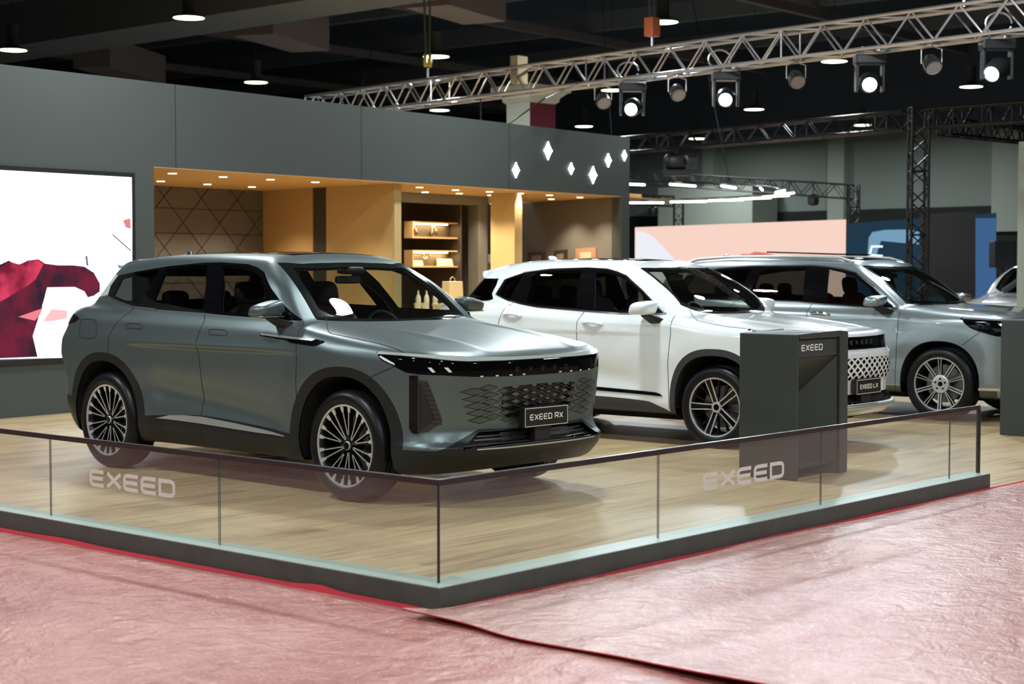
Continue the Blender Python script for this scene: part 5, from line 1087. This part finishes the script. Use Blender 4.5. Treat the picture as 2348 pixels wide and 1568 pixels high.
# ---------------------------------------------------------------- the satin grey car in front
def build_rx():
    sp = spec_rx()
    root = place('grey_suv', (2.119, 2.931), .024, .937, 'satin grey-green SUV nearest the glass barrier corner, its number plate ending in RX', 'car')
    band = p3((-.339, .938, 1.016), (-.534, .909, 1.009), (-.701, .836, 1.0), (-.821, .693, .991), (-.864, .631, .985), (-.92, .346, .976), (-.936, -.1, .973), (-.948, -.1, .852), (-.941, .276, .853), (-.891, .587, .860), (-.81, .77, .873), (-.682, .886, .879), (-.592, .921, .889), (-.486, .94, .930), (-.385, .945, .961), (-.352, .945, .985))
    c = dict(paint=MT['rx_paint'], arch=(.45, .465, .55, .53, 2.2), rocker=Cur((-.7, .389), (-.45, .389), (.5, .42), (1.0, .455), (1.57, .482), (2.1, .455), (2.36, .44), (3.1, .46), (3.4, .54), (3.9, .57)),
        dlo=[(.53, 1.198), (.963, 1.211), (1.405, 1.224), (1.59, 1.233), (2.29, 1.251), (2.54, 1.265), (2.8, 1.303), (3.02, 1.338), (3.05, 1.42), (3.0, 1.503), (2.7, 1.537), (2.42, 1.565), (2.31, 1.576), (1.887, 1.603), (1.67, 1.605), (1.34, 1.591), (1.20, 1.566), (1.095, 1.533), (.922, 1.413)],
        glass=[[(.74, 1.235), (1.385, 1.246), (1.50, 1.45), (1.63, 1.583), (1.40, 1.572), (1.25, 1.552), (1.12, 1.51), (.95, 1.395)], [(1.605, 1.258), (2.27, 1.275), (2.30, 1.553), (1.95, 1.583), (1.81, 1.585), (1.71, 1.45)], [(2.47, 1.282), (2.70, 1.312), (2.93, 1.35), (2.92, 1.485), (2.6, 1.527), (2.39, 1.548)]],
        ws=[(.27, -.1), (.28, .2), (.33, .42), (.42, .60), (.50, .735), (.78, .68), (1.07, .615), (1.00, .45), (.975, .2), (.97, -.1)],
        wsin=[(.35, -.1), (.36, .2), (.41, .42), (.50, .60), (.57, .655), (.80, .605), (.97, .55), (.92, .35), (.90, -.1)],
        hood=[(.34, -.1), (.36, .3), (.40, .55), (.487, .657), (.25, .845), (.2, .865), (-.258, .86), (-.49, .875), (-.56, .88), (-.69, .815), (-.80, .68), (-.855, .52), (-.895, .3), (-.912, -.1)],
        roofglass=[(1.15, -.1), (1.15, .40), (1.2, .44), (2.4, .44), (2.45, .4), (2.45, -.1)],
        fdoor=[(.47, .22), (.468, .6), (.462, .923), (.471, 1.04), (.475, 1.113), (.503, 1.171), (.53, 1.198), (.963, 1.211), (1.405, 1.224), (1.575, 1.232), (1.55, 1.17), (1.59, 1.02), (1.555, .79), (1.585, .55), (1.59, .22)],
        rdoor=[(1.59, .22), (1.585, .55), (1.555, .79), (1.59, 1.02), (1.55, 1.17), (1.575, 1.232), (2.29, 1.251), (2.52, 1.263), (2.55, 1.22), (2.66, 1.12), (2.71, 1.03), (2.72, .95), (2.70, .85), (2.3, .44), (2.3, .22)],
        bumper=[(-1.5, .965), (-.6, .95), (-.47, .925), (-.24, .835), (-.2, .2), (-1.5, .2)],
        backglass=[(3.0, 1.34), (2.98, 1.506), (3.1, 1.51), (3.4, 1.50), (3.8, 1.3), (3.75, 1.26), (3.35, 1.305), (3.1, 1.34)],
        lamp=band, clad=p3((-.501, .99, .389), (-.781, .828, .389), (-.819, .779, .41), (-.853, .52, .515), (-.894, .204, .505), (-.9, -.1, .505), (-.9, -.1, .12), (-.3, 1.1, .12), (-.4, 1.05, .389)),
        intake=p3((-.872, .69, .398), (-.855, .52, .495), (-.896, .1, .497), (-.9, -.1, .497), (-.93, -.1, .415), (-.92, .4, .408)),
        grille=p3((-.92, .36, .785), (-.93, -.1, .795), (-.92, -.1, .60), (-.9, .30, .575), (-.91, .36, .64)),
        gaps=[([(.53, 1.195), (.503, 1.171), (.475, 1.113), (.471, 1.04), (.462, .923), (.468, .6), (.47, .30)], 'side'), ([(1.575, 1.225), (1.55, 1.17), (1.59, 1.02), (1.555, .79), (1.585, .55), (1.59, .31)], 'side'),
              ([(2.51, 1.262), (2.55, 1.22), (2.66, 1.12), (2.71, 1.03), (2.72, .95), (2.70, .85)], 'side'), ([(-.487, .927), (-.24, .835)], 'side'),
              (smooth_poly([(3.17, 1.13), (3.17, 1.03), (3.13, 1.01), (2.93, 1.01), (2.90, 1.05), (2.93, 1.13), (2.97, 1.155), (3.14, 1.155)], 2)+[(3.17, 1.13)], 'side'),
              ([(2.51, 1.128), (2.48, 1.138), (2.33, 1.136), (2.29, 1.12), (2.30, 1.10), (2.50, 1.10), (2.51, 1.128)], 'side'), ([(1.46, 1.112), (1.44, 1.12), (1.28, 1.118), (1.235, 1.102), (1.25, 1.077), (1.45, 1.08), (1.46, 1.112)], 'side'),
              ([(.487, .657), (.40, .73), (.25, .845), (.2, .865), (-.258, .86), (-.49, .875), (-.545, .88)], 'top'), ([(.487, -.657), (.40, -.73), (.25, -.845), (.2, -.865), (-.258, -.86), (-.49, -.875), (-.545, -.88)], 'top')])
    B, parts = build_car(root, sp, c)
    m = MB(); top = [(-.339, .938, 1.016), (-.534, .909, 1.009), (-.701, .836, 1.0), (-.821, .693, .991), (-.864, .631, .985), (-.92, .346, .976), (-.934, 0, .973)]
    low = [(-.349, .94, 1.000), (-.542, .912, .995), (-.713, .845, .983), (-.821, .73, .967), (-.870, .636, .96), (-.928, .35, .957), (-.942, 0, .958)]
    mir = lambda L: [(s, -y, z) for s, y, z in L]
    B.drape(m, 'cyl', p3(*(top+mir(top[:-1])[::-1]+mir(low[:-1])+low[::-1])), .002, .008); m.build('light_bar', MT['drl'], root)
    # lamp innards behind the black lens edge: small bright reflector shapes on the band
    m = MB()
    for cy in ((.83, .905), (.76, .90), (.66, .903)):
        for sg in (1, -1):
            y0 = cy[0]; s0 = -.72 if y0 > .8 else -.8; q = p3((s0, y0+.02, .925), (s0, y0-.012, .925), (s0, y0-.045, .895), (s0, y0-.02, .893)) if sg > 0 else p3((s0, -y0-.02, .925), (s0, -y0+.012, .925), (s0, -y0+.045, .895), (s0, -y0+.02, .893))
            if cy[0] < .7: continue
            B.drape(m, 'cyl', q, .001, .002, cell=.02)
    for sg in (1, -1):
        q = [(-.36, .94, .985), (-.40, .94, .965), (-.47, .935, .942), (-.50, .93, .935), (-.49, .93, .948), (-.42, .938, .975), (-.37, .94, .992)]
        B.drape(m, 'cyl', p3(*(q if sg > 0 else mir(q))), .001, .002, cell=.03)
    for sg in (1, -1):
        for yy in (.42, .30, .55, .18): B.drape(m, 'cyl', p3(*[(-.93, sg*yy+dy, .858+dz) for dy, dz in ((.012, 0), (-.012, 0), (-.012, .008), (.012, .008))]), .001, .002, cell=.02)
    m.build('lamp_reflectors', MT['drl_bright'], parts['light_band'])
    m = MB()
    for i, ch in enumerate('EXEED'):
        x0 = .262-i*.122; m2 = lettering(ch, .030, lambda u, v, t: (x0-u, .880+v, t), thick=.0015, sw=.16); m.add(m2.v, m2.f)
    wrap(B, m, 'front').build('lettering', MT['slat'], parts['light_band'])
    # side blades and slatted vents of the bumper
    for sg in (1, -1):
        k = lambda L: L if sg > 0 else mir(L)
        m = MB(); B.drape(m, 'cyl', p3(*k([(-.618, .905, .872), (-.665, .885, .872), (-.650, .868, .497), (-.618, .885, .50), (-.600, .892, .53)])), .004, .012); m.build('bumper_blade', MT['gloss_black'], parts['front_bumper'])
        m = MB(); B.drape(m, 'cyl', p3(*k([(-.672, .882, .83), (-.685, .873, .826), (-.735, .80, .60), (-.730, .80, .585), (-.66, .868, .505)])), .0005, .001); m.build('air_slot', MT['black_plastic'], parts['front_bumper'])
        m = MB(); B.drape(m, 'cyl', p3(*k([(-.675, .876, .842), (-.722, .85, .836), (-.772, .765, .585), (-.762, .766, .567), (-.70, .83, .508), (-.66, .87, .500), (-.73, .80, .585), (-.735, .80, .60)])), .001, .003)
        vo = m.build('vent_plate', MT['slat'], parts['front_bumper'])
        m = MB()
        for i in range(9):
            z = .81-i*.031; f = i/8.; a = (-.678-.05*f, .865-.06*f, z); b = (-.725-.045*f, .838-.072*f, z-.004)
            if sg < 0: a = (a[0], -a[1], a[2]); b = (b[0], -b[1], b[2])
            B.ribbon(m, 'cyl', p3(a, b), .006, .0055)
        m.build('vent_gaps', MT['gap'], vo)
    # diamond pattern
    cols = [(.583, .509, [.764, .716, .669, .622, .575], .088, .0215), (.476, .408, [.786, .738, .690, .641, .592], .066, .0176), (.354, .299, [.760, .711, .663, .615, .567], .046, .0150),
            (.254, .236, [.784, .734, .686], .037, .0137), (.156, .133, [.758, .710, .663], .030, .0115), (.078, .070, [.785, .735, .690], .025, .0105), (0., 0., [.759, .710, .667], .022, .0095)]
    m = MB(); mo = MB(); mi = MB()
    for y0, y1, zs, hw, hh in cols:
        for sg in ((1, -1) if y0 else (1,)):
            for i, z in enumerate(zs):
                y = sg*(y0+(y1-y0)*i/max(1, len(zs)-1)); hi = abs(y) > .27
                q = [(y-hw, z), (y, z+hh), (y+hw, z), (y, z-hh)]; B.drape(m if hi else mi, 'front', q, .001 if hi else .004, .003, cell=.05)
                if hi: B.ribbon(mo, 'front', [(y-hw*1.08, z), (y, z+hh*1.10), (y+hw*1.08, z), (y, z-hh*1.10)], .0055, .0012, closed=True)
    m.build('bumper_diamonds', MT['rx_diamond'], root); mi.build('grille_diamonds', MT['diamond'], root)
    if mo.v: mo.build('diamond_outlines', MT['gap'], root)
    m = MB(); ys = [-.476, -.354, -.254, -.156, -.078, 0, .078, .156, .254, .354, .476]
    for i in range(len(ys)-1):
        for z0 in (.785, .735, .688, .640, .592):
            za, zb = (z0, z0-.025) if i % 2 else (z0-.025, z0)
            for (p, q) in (((ys[i], za), (ys[i+1], zb)), ((ys[i], za), (ys[i+1], zb+(.048 if za > zb else -.048)))):
                if min(p[1], q[1]) < .56 or max(p[1], q[1]) > .79 or max(abs(p[0]), abs(q[0])) > .36: continue
                B.ribbon(m, 'front', [p, q], .006, .0015, step=.06)
    m.build('grille_mesh', MT['slat'], root)
    # intake bars, chrome lip, plate, sensors
    m = MB()
    for z in (.475, .455, .435, .42):
        w = .50+(.495-z)*1.4; B.ribbon(m, 'front', [(y, z) for y in np.linspace(-w, w, 24)], .006, -.025)
    for sg in (1, -1):
        for z in (.485, .478, .464, .444, .430): B.ribbon(m, 'front', [(sg*y, z) for y in (.11, .2, .34)], .004, -.02)
    m.build('intake_bars', MT['slat'], root)
    m = MB(); B.ribbon(m, 'cyl', p3(*[(-.93, y, .391) for y in np.linspace(.60, 0, 12)]+[(-.93, y, .391) for y in np.linspace(-.05, -.60, 12)]), .010, .003); m.build('lower_lip_strip', MT['satin'], root)
    MB().box(-.955, -.90, -.08, .08, .405, .51).build('radar_cover', MT['black_plastic'], root, bevel=.004)
    plate(root, -.985, .575, 'EXEED RX', back=.055)
    m = MB()
    for y, z in ((.715, .599), (-.715, .599), (.35, .528), (-.36, .531)):
        P, Nn = B.shoot('front', [(y, z)]); p = Vector(P[0]); n = Vector(Nn[0]); m.tube(p-n*.002, p+n*.002, .012, 16)
    m.build('parking_sensors', MT['rx_paint'], root)
    for sg in (1, -1):
        m = MB(); B.drape(m, 'side', [(.875, 1.108), (.86, 1.088), (.575, 1.066), (.54, 1.052), (.47, 1.046), (.303, 1.034), (.264, 1.036), (.20, 1.058), (.195, 1.069), (.27, 1.078), (.60, 1.096)], .001, .004, sg); vo = m.build('fender_vent', MT['gloss_black'], root)
        m = MB(); B.drape(m, 'side', [(.868, 1.105), (.845, 1.092), (.60, 1.078), (.31, 1.066), (.283, 1.077), (.60, 1.094)], .003, .006, sg); m.build('vent_trim', MT['satin'], vo)
        m = MB(); B.drape(m, 'side', [(2.12, .432), (1.97, .462), (1.80, .473), (1.57, .474), (1.2, .452), (.85, .425), (.61, .402), (.61, .396), (.90, .400), (1.2, .41), (1.57, .424), (1.86, .43)], .001, .005, sg); m.build('sill_trim', MT['satin'], root)
        m = MB(); B.drape(m, 'side', [(3.40, 1.195), (3.28, 1.185), (3.20, 1.16), (3.26, 1.13), (3.42, 1.11), (3.6, 1.11), (3.6, 1.19)], .001, .004, sg); m.build('tail_lamp', MT['lens_black'], root)
        m = MB(); B.ribbon(m, 'side', [(2.2, 1.247), (2.54, 1.262), (2.8, 1.30), (3.05, 1.342)], .014, .004, sg); m.build('window_trim', MT['chrome'], root)
    for near in (1, 0): mirror(root, .72, 1.0, 1.285, MT['rx_paint'], near, (.60, .88, 1.16), MT['chrome'], size=(.095, .115, .068), taper=.2)
    m = MB(); m.ell((2.95, 0, 1.665), (.05, .014, .03), .8, .8, shear=.8); m.build('roof_antenna', MT['chrome'], root)
    for s0 in (0, 2.8):
        for sd in (1, -1): wheel('rx', .3765, .277, .245, root, s0, sd, .937)
    interior(root, sp)
    return root
# ---------------------------------------------------------------- the white car in the middle
def build_lx(name='white_suv', org=(6.461, 2.935), ang=-.042, yw=.905, label='white SUV in the middle of the row, its plate ending in LX', full=True):
    sp = spec_lx(); root = place(name, org, ang, yw, label, 'car')
    c = dict(paint=MT['lx_paint'], rear_mat='quarter_glass', clad_mat='cladding_grey', step=.024, arch=(.40, .445, .455, .505, 2.5), rocker=Cur((-.8, .2), (.38, .25), (.46, .30), (.56, .34), (.7, .38), (1.32, .40), (2.0, .405), (2.15, .36), (2.25, .3), (3.6, .28)),
        dlo=[(.53, 1.155), (1.01, 1.149), (1.32, 1.163), (1.51, 1.173), (1.985, 1.197), (2.20, 1.222), (2.36, 1.246), (2.576, 1.308), (2.514, 1.455), (2.30, 1.516), (1.97, 1.549), (1.55, 1.56), (1.32, 1.55), (1.19, 1.525), (1.06, 1.487), (.83, 1.355)],
        glass=[[(.66, 1.175), (1.31, 1.188), (1.36, 1.36), (1.43, 1.525), (1.31, 1.532), (1.19, 1.508), (1.08, 1.472), (.85, 1.342)], [(1.515, 1.195), (1.97, 1.22), (2.15, 1.238), (2.175, 1.47), (2.12, 1.515), (1.95, 1.53), (1.59, 1.54)], [(2.36, 1.268), (2.51, 1.302), (2.472, 1.45), (2.29, 1.49)]],
        ws=[(.22, -.1), (.23, .2), (.28, .42), (.38, .60), (.47, .70), (.75, .655), (1.0, .585), (.95, .42), (.92, .2), (.915, -.1)],
        wsin=[(.27, -.1), (.28, .2), (.33, .42), (.43, .60), (.50, .665), (.74, .625), (.95, .56), (.90, .38), (.875, .2), (.87, -.1)],
        hood=[(.34, -.1), (.36, .3), (.40, .5), (.464, .60), (.22, .83), (-.08, .855), (-.33, .84), (-.5, .84), (-.66, .80), (-.76, .66), (-.82, .45), (-.85, .2), (-.86, -.1)],
        roofglass=[(1.12, -.1), (1.12, .38), (1.17, .42), (2.3, .42), (2.3, -.1)],
        fdoor=[(.46, .2), (.468, .7), (.44, 1.0), (.45, 1.15), (1.0, 1.152), (1.42, 1.165), (1.47, 1.07), (1.47, .84), (1.46, .2)],
        rdoor=[(1.46, .2), (1.47, .84), (1.47, 1.07), (1.42, 1.165), (1.97, 1.20), (2.28, 1.248), (2.36, 1.18), (2.40, 1.05), (2.40, .9), (2.2, .55), (2.15, .2)],
        bumper=[(-1.5, .99), (-.6, .98), (-.42, .95), (-.32, .80), (-.2, .2), (-1.5, .2)],
        backglass=[(-.80, 1.20), (.80, 1.20), (.66, 1.46), (-.66, 1.46)], bgkind='front',
        lamp=p3((-.33, .87, 1.035), (-.5, .86, 1.02), (-.75, .75, .985), (-.87, .6, .975), (-.93, .3, .968), (-.94, -.1, .966), (-.95, -.1, .862), (-.93, .3, .86), (-.87, .6, .862), (-.75, .76, .90), (-.6, .85, .95), (-.38, .885, 1.015)),
        intake=p3((-.83, .68, .475), (-.9, .3, .475), (-.95, -.1, .47), (-.95, -.1, .395), (-.9, .4, .395), (-.84, .68, .40)),
        grille=p3((-.86, .63, .775), (-.93, .35, .785), (-.97, -.1, .79), (-.97, -.1, .585), (-.93, .3, .585), (-.88, .55, .60), (-.85, .64, .66)),
        gaps=[([(.45, 1.15), (.44, 1.0), (.468, .7), (.46, .31)], 'side'), ([(1.42, 1.163), (1.47, 1.07), (1.47, .84), (1.46, .41)], 'side'), ([(2.28, 1.245), (2.36, 1.18), (2.40, 1.05), (2.40, .88)], 'side'),
              ([(.464, .60), (.22, .83), (-.08, .855), (-.33, .84), (-.5, .84), (-.66, .80), (-.76, .66), (-.82, .45), (-.85, .2), (-.855, 0)], 'top'), ([(.464, -.60), (.22, -.83), (-.08, -.855), (-.33, -.84), (-.5, -.84), (-.66, -.80), (-.76, -.66), (-.82, -.45), (-.85, -.2), (-.855, 0)], 'top')])
    if not full: c['step'] = .035
    B, parts = build_car(root, sp, c)
    m = MB()
    ys = np.linspace(-.66, .66, 13)
    for i in range(-8, 9):
        for sg in (1, -1):
            ln = [(i*.105+sg*(z-.683)*1.54, z) for z in np.linspace(.582, .79, 8)]
            ln = [p for p in ln if abs(p[0]) < .645]
            if len(ln) > 1: B.ribbon(m, 'front', ln, .020, .004, step=.05)
    m.build('grille_lattice', c['paint'], root)
    m = MB(); L = [(y, .362) for y in np.linspace(-.72, .72, 30)]; P, Nn = B.shoot('front', L); m.path([tuple(p+n*.006) for p, n in zip(P, Nn)], .028, 10); m.build('bumper_lip', MT['satin'], root)
    m = MB()
    for z in (.455, .43, .41): B.ribbon(m, 'front', [(y, z) for y in np.linspace(-.6, .6, 16)], .005, -.03)
    m.build('intake_bars', MT['slat'], root); MB().box(-.985, -.93, -.09, .09, .39, .475).build('radar_cover', MT['black_plastic'], root, bevel=.004)
    if full:
        m = MB()
        for i, ch in enumerate('EXEED'):
            x0 = .20-i*.092; m2 = lettering(ch, .034, lambda u, v, t: (x0-u, .902+v, t), thick=.0015, sw=.16); m.add(m2.v, m2.f)
        wrap(B, m, 'front').build('lettering', MT['steel'], parts['light_band'])
        plate(root, -1.01, .54, 'EXEED LX', w=.46, back=.05)
    m = MB(); B.ribbon(m, 'front', [(y, .862) for y in np.linspace(-.6, .6, 16)], .014, .003); m.build('grille_trim', MT['chrome'], root)
    for sg in (1, -1):
        m = MB(); B.drape(m, 'side', [(2.1, .478), (1.32, .484), (.60, .462), (.555, .452), (.525, .430), (.6, .432), (1.32, .452), (2.1, .45)], .001, .006, sg); m.build('door_strip', MT['gloss_black'], root)
        m = MB(); lw = [(.54, 1.155), (1.01, 1.151), (1.32, 1.165), (1.985, 1.199), (2.20, 1.224), (2.36, 1.248), (2.565, 1.31), (2.51, 1.45)]; B.ribbon(m, 'side', lw, .015, .003, sg); B.ribbon(m, 'side', [(2.30, 1.518), (1.97, 1.551), (1.55, 1.562), (1.32, 1.552), (1.19, 1.527), (1.06, 1.489), (.83, 1.357), (.55, 1.165)], .012, .003, sg); m.build('window_trim', MT['chrome'], root)
        for (s0, z0) in ((2.24, 1.105), (1.29, 1.05)):
            m = MB(); B.drape(m, 'side', smooth_poly([(s0-.09, z0), (s0-.05, z0-.03), (s0+.05, z0-.03), (s0+.09, z0+.003), (s0+.05, z0+.012), (s0-.05, z0+.01)], 3), .0005, 0, sg); hc = m.build('handle_recess', MT['slat'] if 0 else c['paint'], root)
            P, Nn = B.shoot('side', [(s0-.11, z0), (s0-.06, z0+.008), (s0, z0+.012), (s0+.06, z0+.014), (s0+.11, z0+.012)], sg); MB().path([tuple(p+n*d) for p, n, d in zip(P, Nn, (.0, .022, .03, .022, 0))], .013, 8).build('door_handle', c['paint'], root)
        m = MB(); B.drape(m, 'side', [(3.15, 1.15), (3.0, 1.13), (2.95, 1.10), (3.1, 1.06), (3.4, 1.06), (3.4, 1.14)], .001, .004, sg); m.build('tail_lamp', MT['taillamp'], root)
    for near in ((1, 0) if full else ()): mirror(root, .66, 1.02, 1.215, c['paint'], near, (.56, .87, 1.08), None, size=(.10, .13, .068))
    m = MB(); m.ell((2.45, 0, 1.655), (.05, .014, .028), .8, .8, shear=.8); m.build('roof_antenna', c['paint'], root)
    for s0 in (0, 2.65):
        for sd in (1, -1): wheel('lx', .36, .257, .235, root, s0, sd, .905)
    interior(root, sp, 'seat_lx')
    if full:
        q = MB().box(.95, 1.0, .60, .605, 1.16, 1.36); q.build('paper_hanger', MT['bag'], root)
    return root
# ---------------------------------------------------------------- the silver car on the right
def build_vx():
    sp = spec_vx(); root = place('silver_suv', (10.172, 2.719), -.041, .95, 'silver grey SUV furthest right in the row, with roof rails and ten paired wheel spokes', 'car')
    c = dict(paint=MT['vx_paint'], step=.024, arch=(.425, .44, None, None, 2.3), clad_mat='greyclad', rocker=Cur((-.9, .335), (-.45, .335), (.45, .34), (2.4, .34), (4, .36)),
        dlo=[(.53, 1.142), (.956, 1.147), (1.34, 1.165), (1.70, 1.187), (2.0, 1.192), (2.9, 1.205), (3.2, 1.24), (3.35, 1.32), (3.2, 1.48), (2.79, 1.554), (2.416, 1.582), (1.605, 1.587), (1.404, 1.572), (1.23, 1.548), (1.058, 1.512), (.812, 1.358)],
        glass=[[(.72, 1.175), (1.33, 1.195), (1.38, 1.555), (1.24, 1.53), (1.08, 1.49), (.85, 1.345)], [(1.62, 1.215), (2.25, 1.225), (2.30, 1.30), (2.22, 1.54), (2.1, 1.56), (1.66, 1.565)], [(2.45, 1.235), (3.05, 1.25), (3.2, 1.32), (3.1, 1.48), (2.75, 1.53), (2.35, 1.55)]],
        ws=[(.20, -.1), (.21, .2), (.27, .42), (.38, .62), (.47, .73), (.75, .69), (1.04, .63), (.97, .45), (.92, .2), (.91, -.1)],
        wsin=[(.26, -.1), (.27, .2), (.33, .42), (.43, .62), (.50, .695), (.75, .655), (.98, .60), (.92, .42), (.87, .2), (.86, -.1)],
        hood=[(.24, -.1), (.26, .3), (.33, .55), (.40, .62), (.1, .80), (-.2, .84), (-.33, .87), (-.6, .86), (-.75, .74), (-.85, .5), (-.88, -.1)],
        roofglass=[(1.08, -.1), (1.10, .42), (1.15, .47), (2.9, .47), (2.9, -.1)],
        fdoor=[(.48, .2), (.48, .5), (.46, .83), (.45, 1.135), (.95, 1.15), (1.33, 1.17), (1.50, 1.18), (1.53, 1.1), (1.53, .2)],
        rdoor=[(1.53, .2), (1.53, 1.1), (1.50, 1.18), (2.0, 1.195), (2.45, 1.2), (2.6, 1.05), (2.6, .88), (2.4, .5), (2.38, .2)],
        bumper=[(-1.5, 1.0), (-.62, .9), (-.43, .925), (-.24, .765), (-.2, .2), (-1.5, .2)],
        backglass=[(-.62, 1.25), (.62, 1.25), (.52, 1.55), (-.52, 1.55)], bgkind='front',
        lamp=p3((-.235, .935, 1.048), (-.4, .92, 1.043), (-.60, .881, 1.035), (-.78, .78, 1.025), (-.78, .76, .89), (-.61, .905, .875), (-.524, .92, .893), (-.427, .93, .920), (-.33, .94, .955), (-.27, .94, 1.0)),
        gaps=[([(.45, 1.135), (.46, .83), (.48, .5), (.48, .3)], 'side'), ([(1.50, 1.18), (1.53, 1.1), (1.53, .3)], 'side'), ([(2.45, 1.2), (2.6, 1.05), (2.6, .88)], 'side'), ([(-.43, .92), (-.24, .775)], 'side'),
              ([(.40, .62), (.1, .80), (-.2, .84), (-.33, .87)], 'top'), ([(.40, -.62), (.1, -.80), (-.2, -.84), (-.33, -.87)], 'top')])
    B, parts = build_car(root, sp, c)
    for sg in (1, -1):
        m = MB()
        for q in ([(-.38, .94, 1.0), (-.44, .93, 1.0), (-.47, .925, .985), (-.42, .93, .985)], [(-.55, .91, .96), (-.62, .89, .955), (-.66, .87, .93), (-.58, .90, .92)], [(-.60, .9, 1.01), (-.70, .85, .995), (-.70, .85, .975), (-.62, .89, .985)]):
            B.drape(m, 'cyl', p3(*(q if sg > 0 else [(s, -y, z) for s, y, z in q])), .001, .004, cell=.03)
        m.build('lamp_reflectors', MT['chrome'], parts['light_band'])
        m = MB(); B.ribbon(m, 'side', [(.50, 1.137), (.95, 1.152), (1.33, 1.172), (1.68, 1.192), (2.0, 1.197), (2.9, 1.207), (3.2, 1.242)], .012, .003, sg); B.ribbon(m, 'side', [(3.2, 1.492), (2.8, 1.562), (2.4, 1.587), (1.6, 1.594), (1.38, 1.577), (1.2, 1.552), (1.05, 1.512), (.80, 1.367)], .008, .003, sg); m.build('window_trim', MT['chrome'], root)
        m = MB(); B.drape(m, 'side', [(-.42, .355), (-.75, .36), (-.75, .335), (-.42, .330)], .002, .01, sg); m.build('bumper_trim', MT['chrome'], root)
        s0, z0 = 1.37, 1.07
        P, Nn = B.shoot('side', [(s0-.11, z0-.01), (s0-.06, z0-.002), (s0, z0), (s0+.06, z0+.004), (s0+.11, z0)], sg); MB().path([tuple(p+n*d) for p, n, d in zip(P, Nn, (.0, .022, .03, .022, 0))], .014, 8).build('door_handle', MT['chrome'], root)
        P, Nn = B.shoot('top', [(s, sg*.60) for s in np.linspace(1.15, 3.3, 14)]); MB().path([tuple(p+np.array([0, 0, .035 if 0 < i < 13 else 0])) for i, p in enumerate(P)], .016, 8).build('roof_rail', MT['satin'], root)
        q, nq = B.shoot('side', [(-.52, .66)], sg); MB().tube(tuple(q[0]-nq[0]*.002), tuple(q[0]+nq[0]*.003), .012, 14).build('parking_sensor', c['paint'], root)
    for near in (1, 0): mirror(root, .66, 1.06, 1.225, c['paint'], near, (.55, .89, 1.09), None, size=(.10, .13, .062))
    MB().hexa([(1.45, -.40, 1.705), (2.35, -.40, 1.735), (2.35, .40, 1.735), (1.45, .40, 1.705)], [(1.45, -.40, 1.72), (2.35, -.40, 1.75), (2.35, .40, 1.75), (1.45, .40, 1.72)]).build('open_sunroof', MT['dark_glass'], root, bevel=.008)
    m = MB(); m.ell((3.1, 0, 1.69), (.05, .014, .03), .8, .8, shear=.8); m.build('roof_antenna', c['paint'], root)
    for s0 in (0, 2.9):
        for sd in (1, -1): wheel('vx', .3765, .272, .245, root, s0, sd, .95)
    interior(root, sp, 'seat_red')
    return root
build_rx(); build_lx(); build_vx()
_n = at(2312, 614, 26); _a = R(84)
build_lx('white_suv', (_n.x+.95*math.sin(_a), _n.y+.95*math.cos(_a)), _a, 0, 'distant white car at the right edge, half hidden by the silver SUV', full=False)
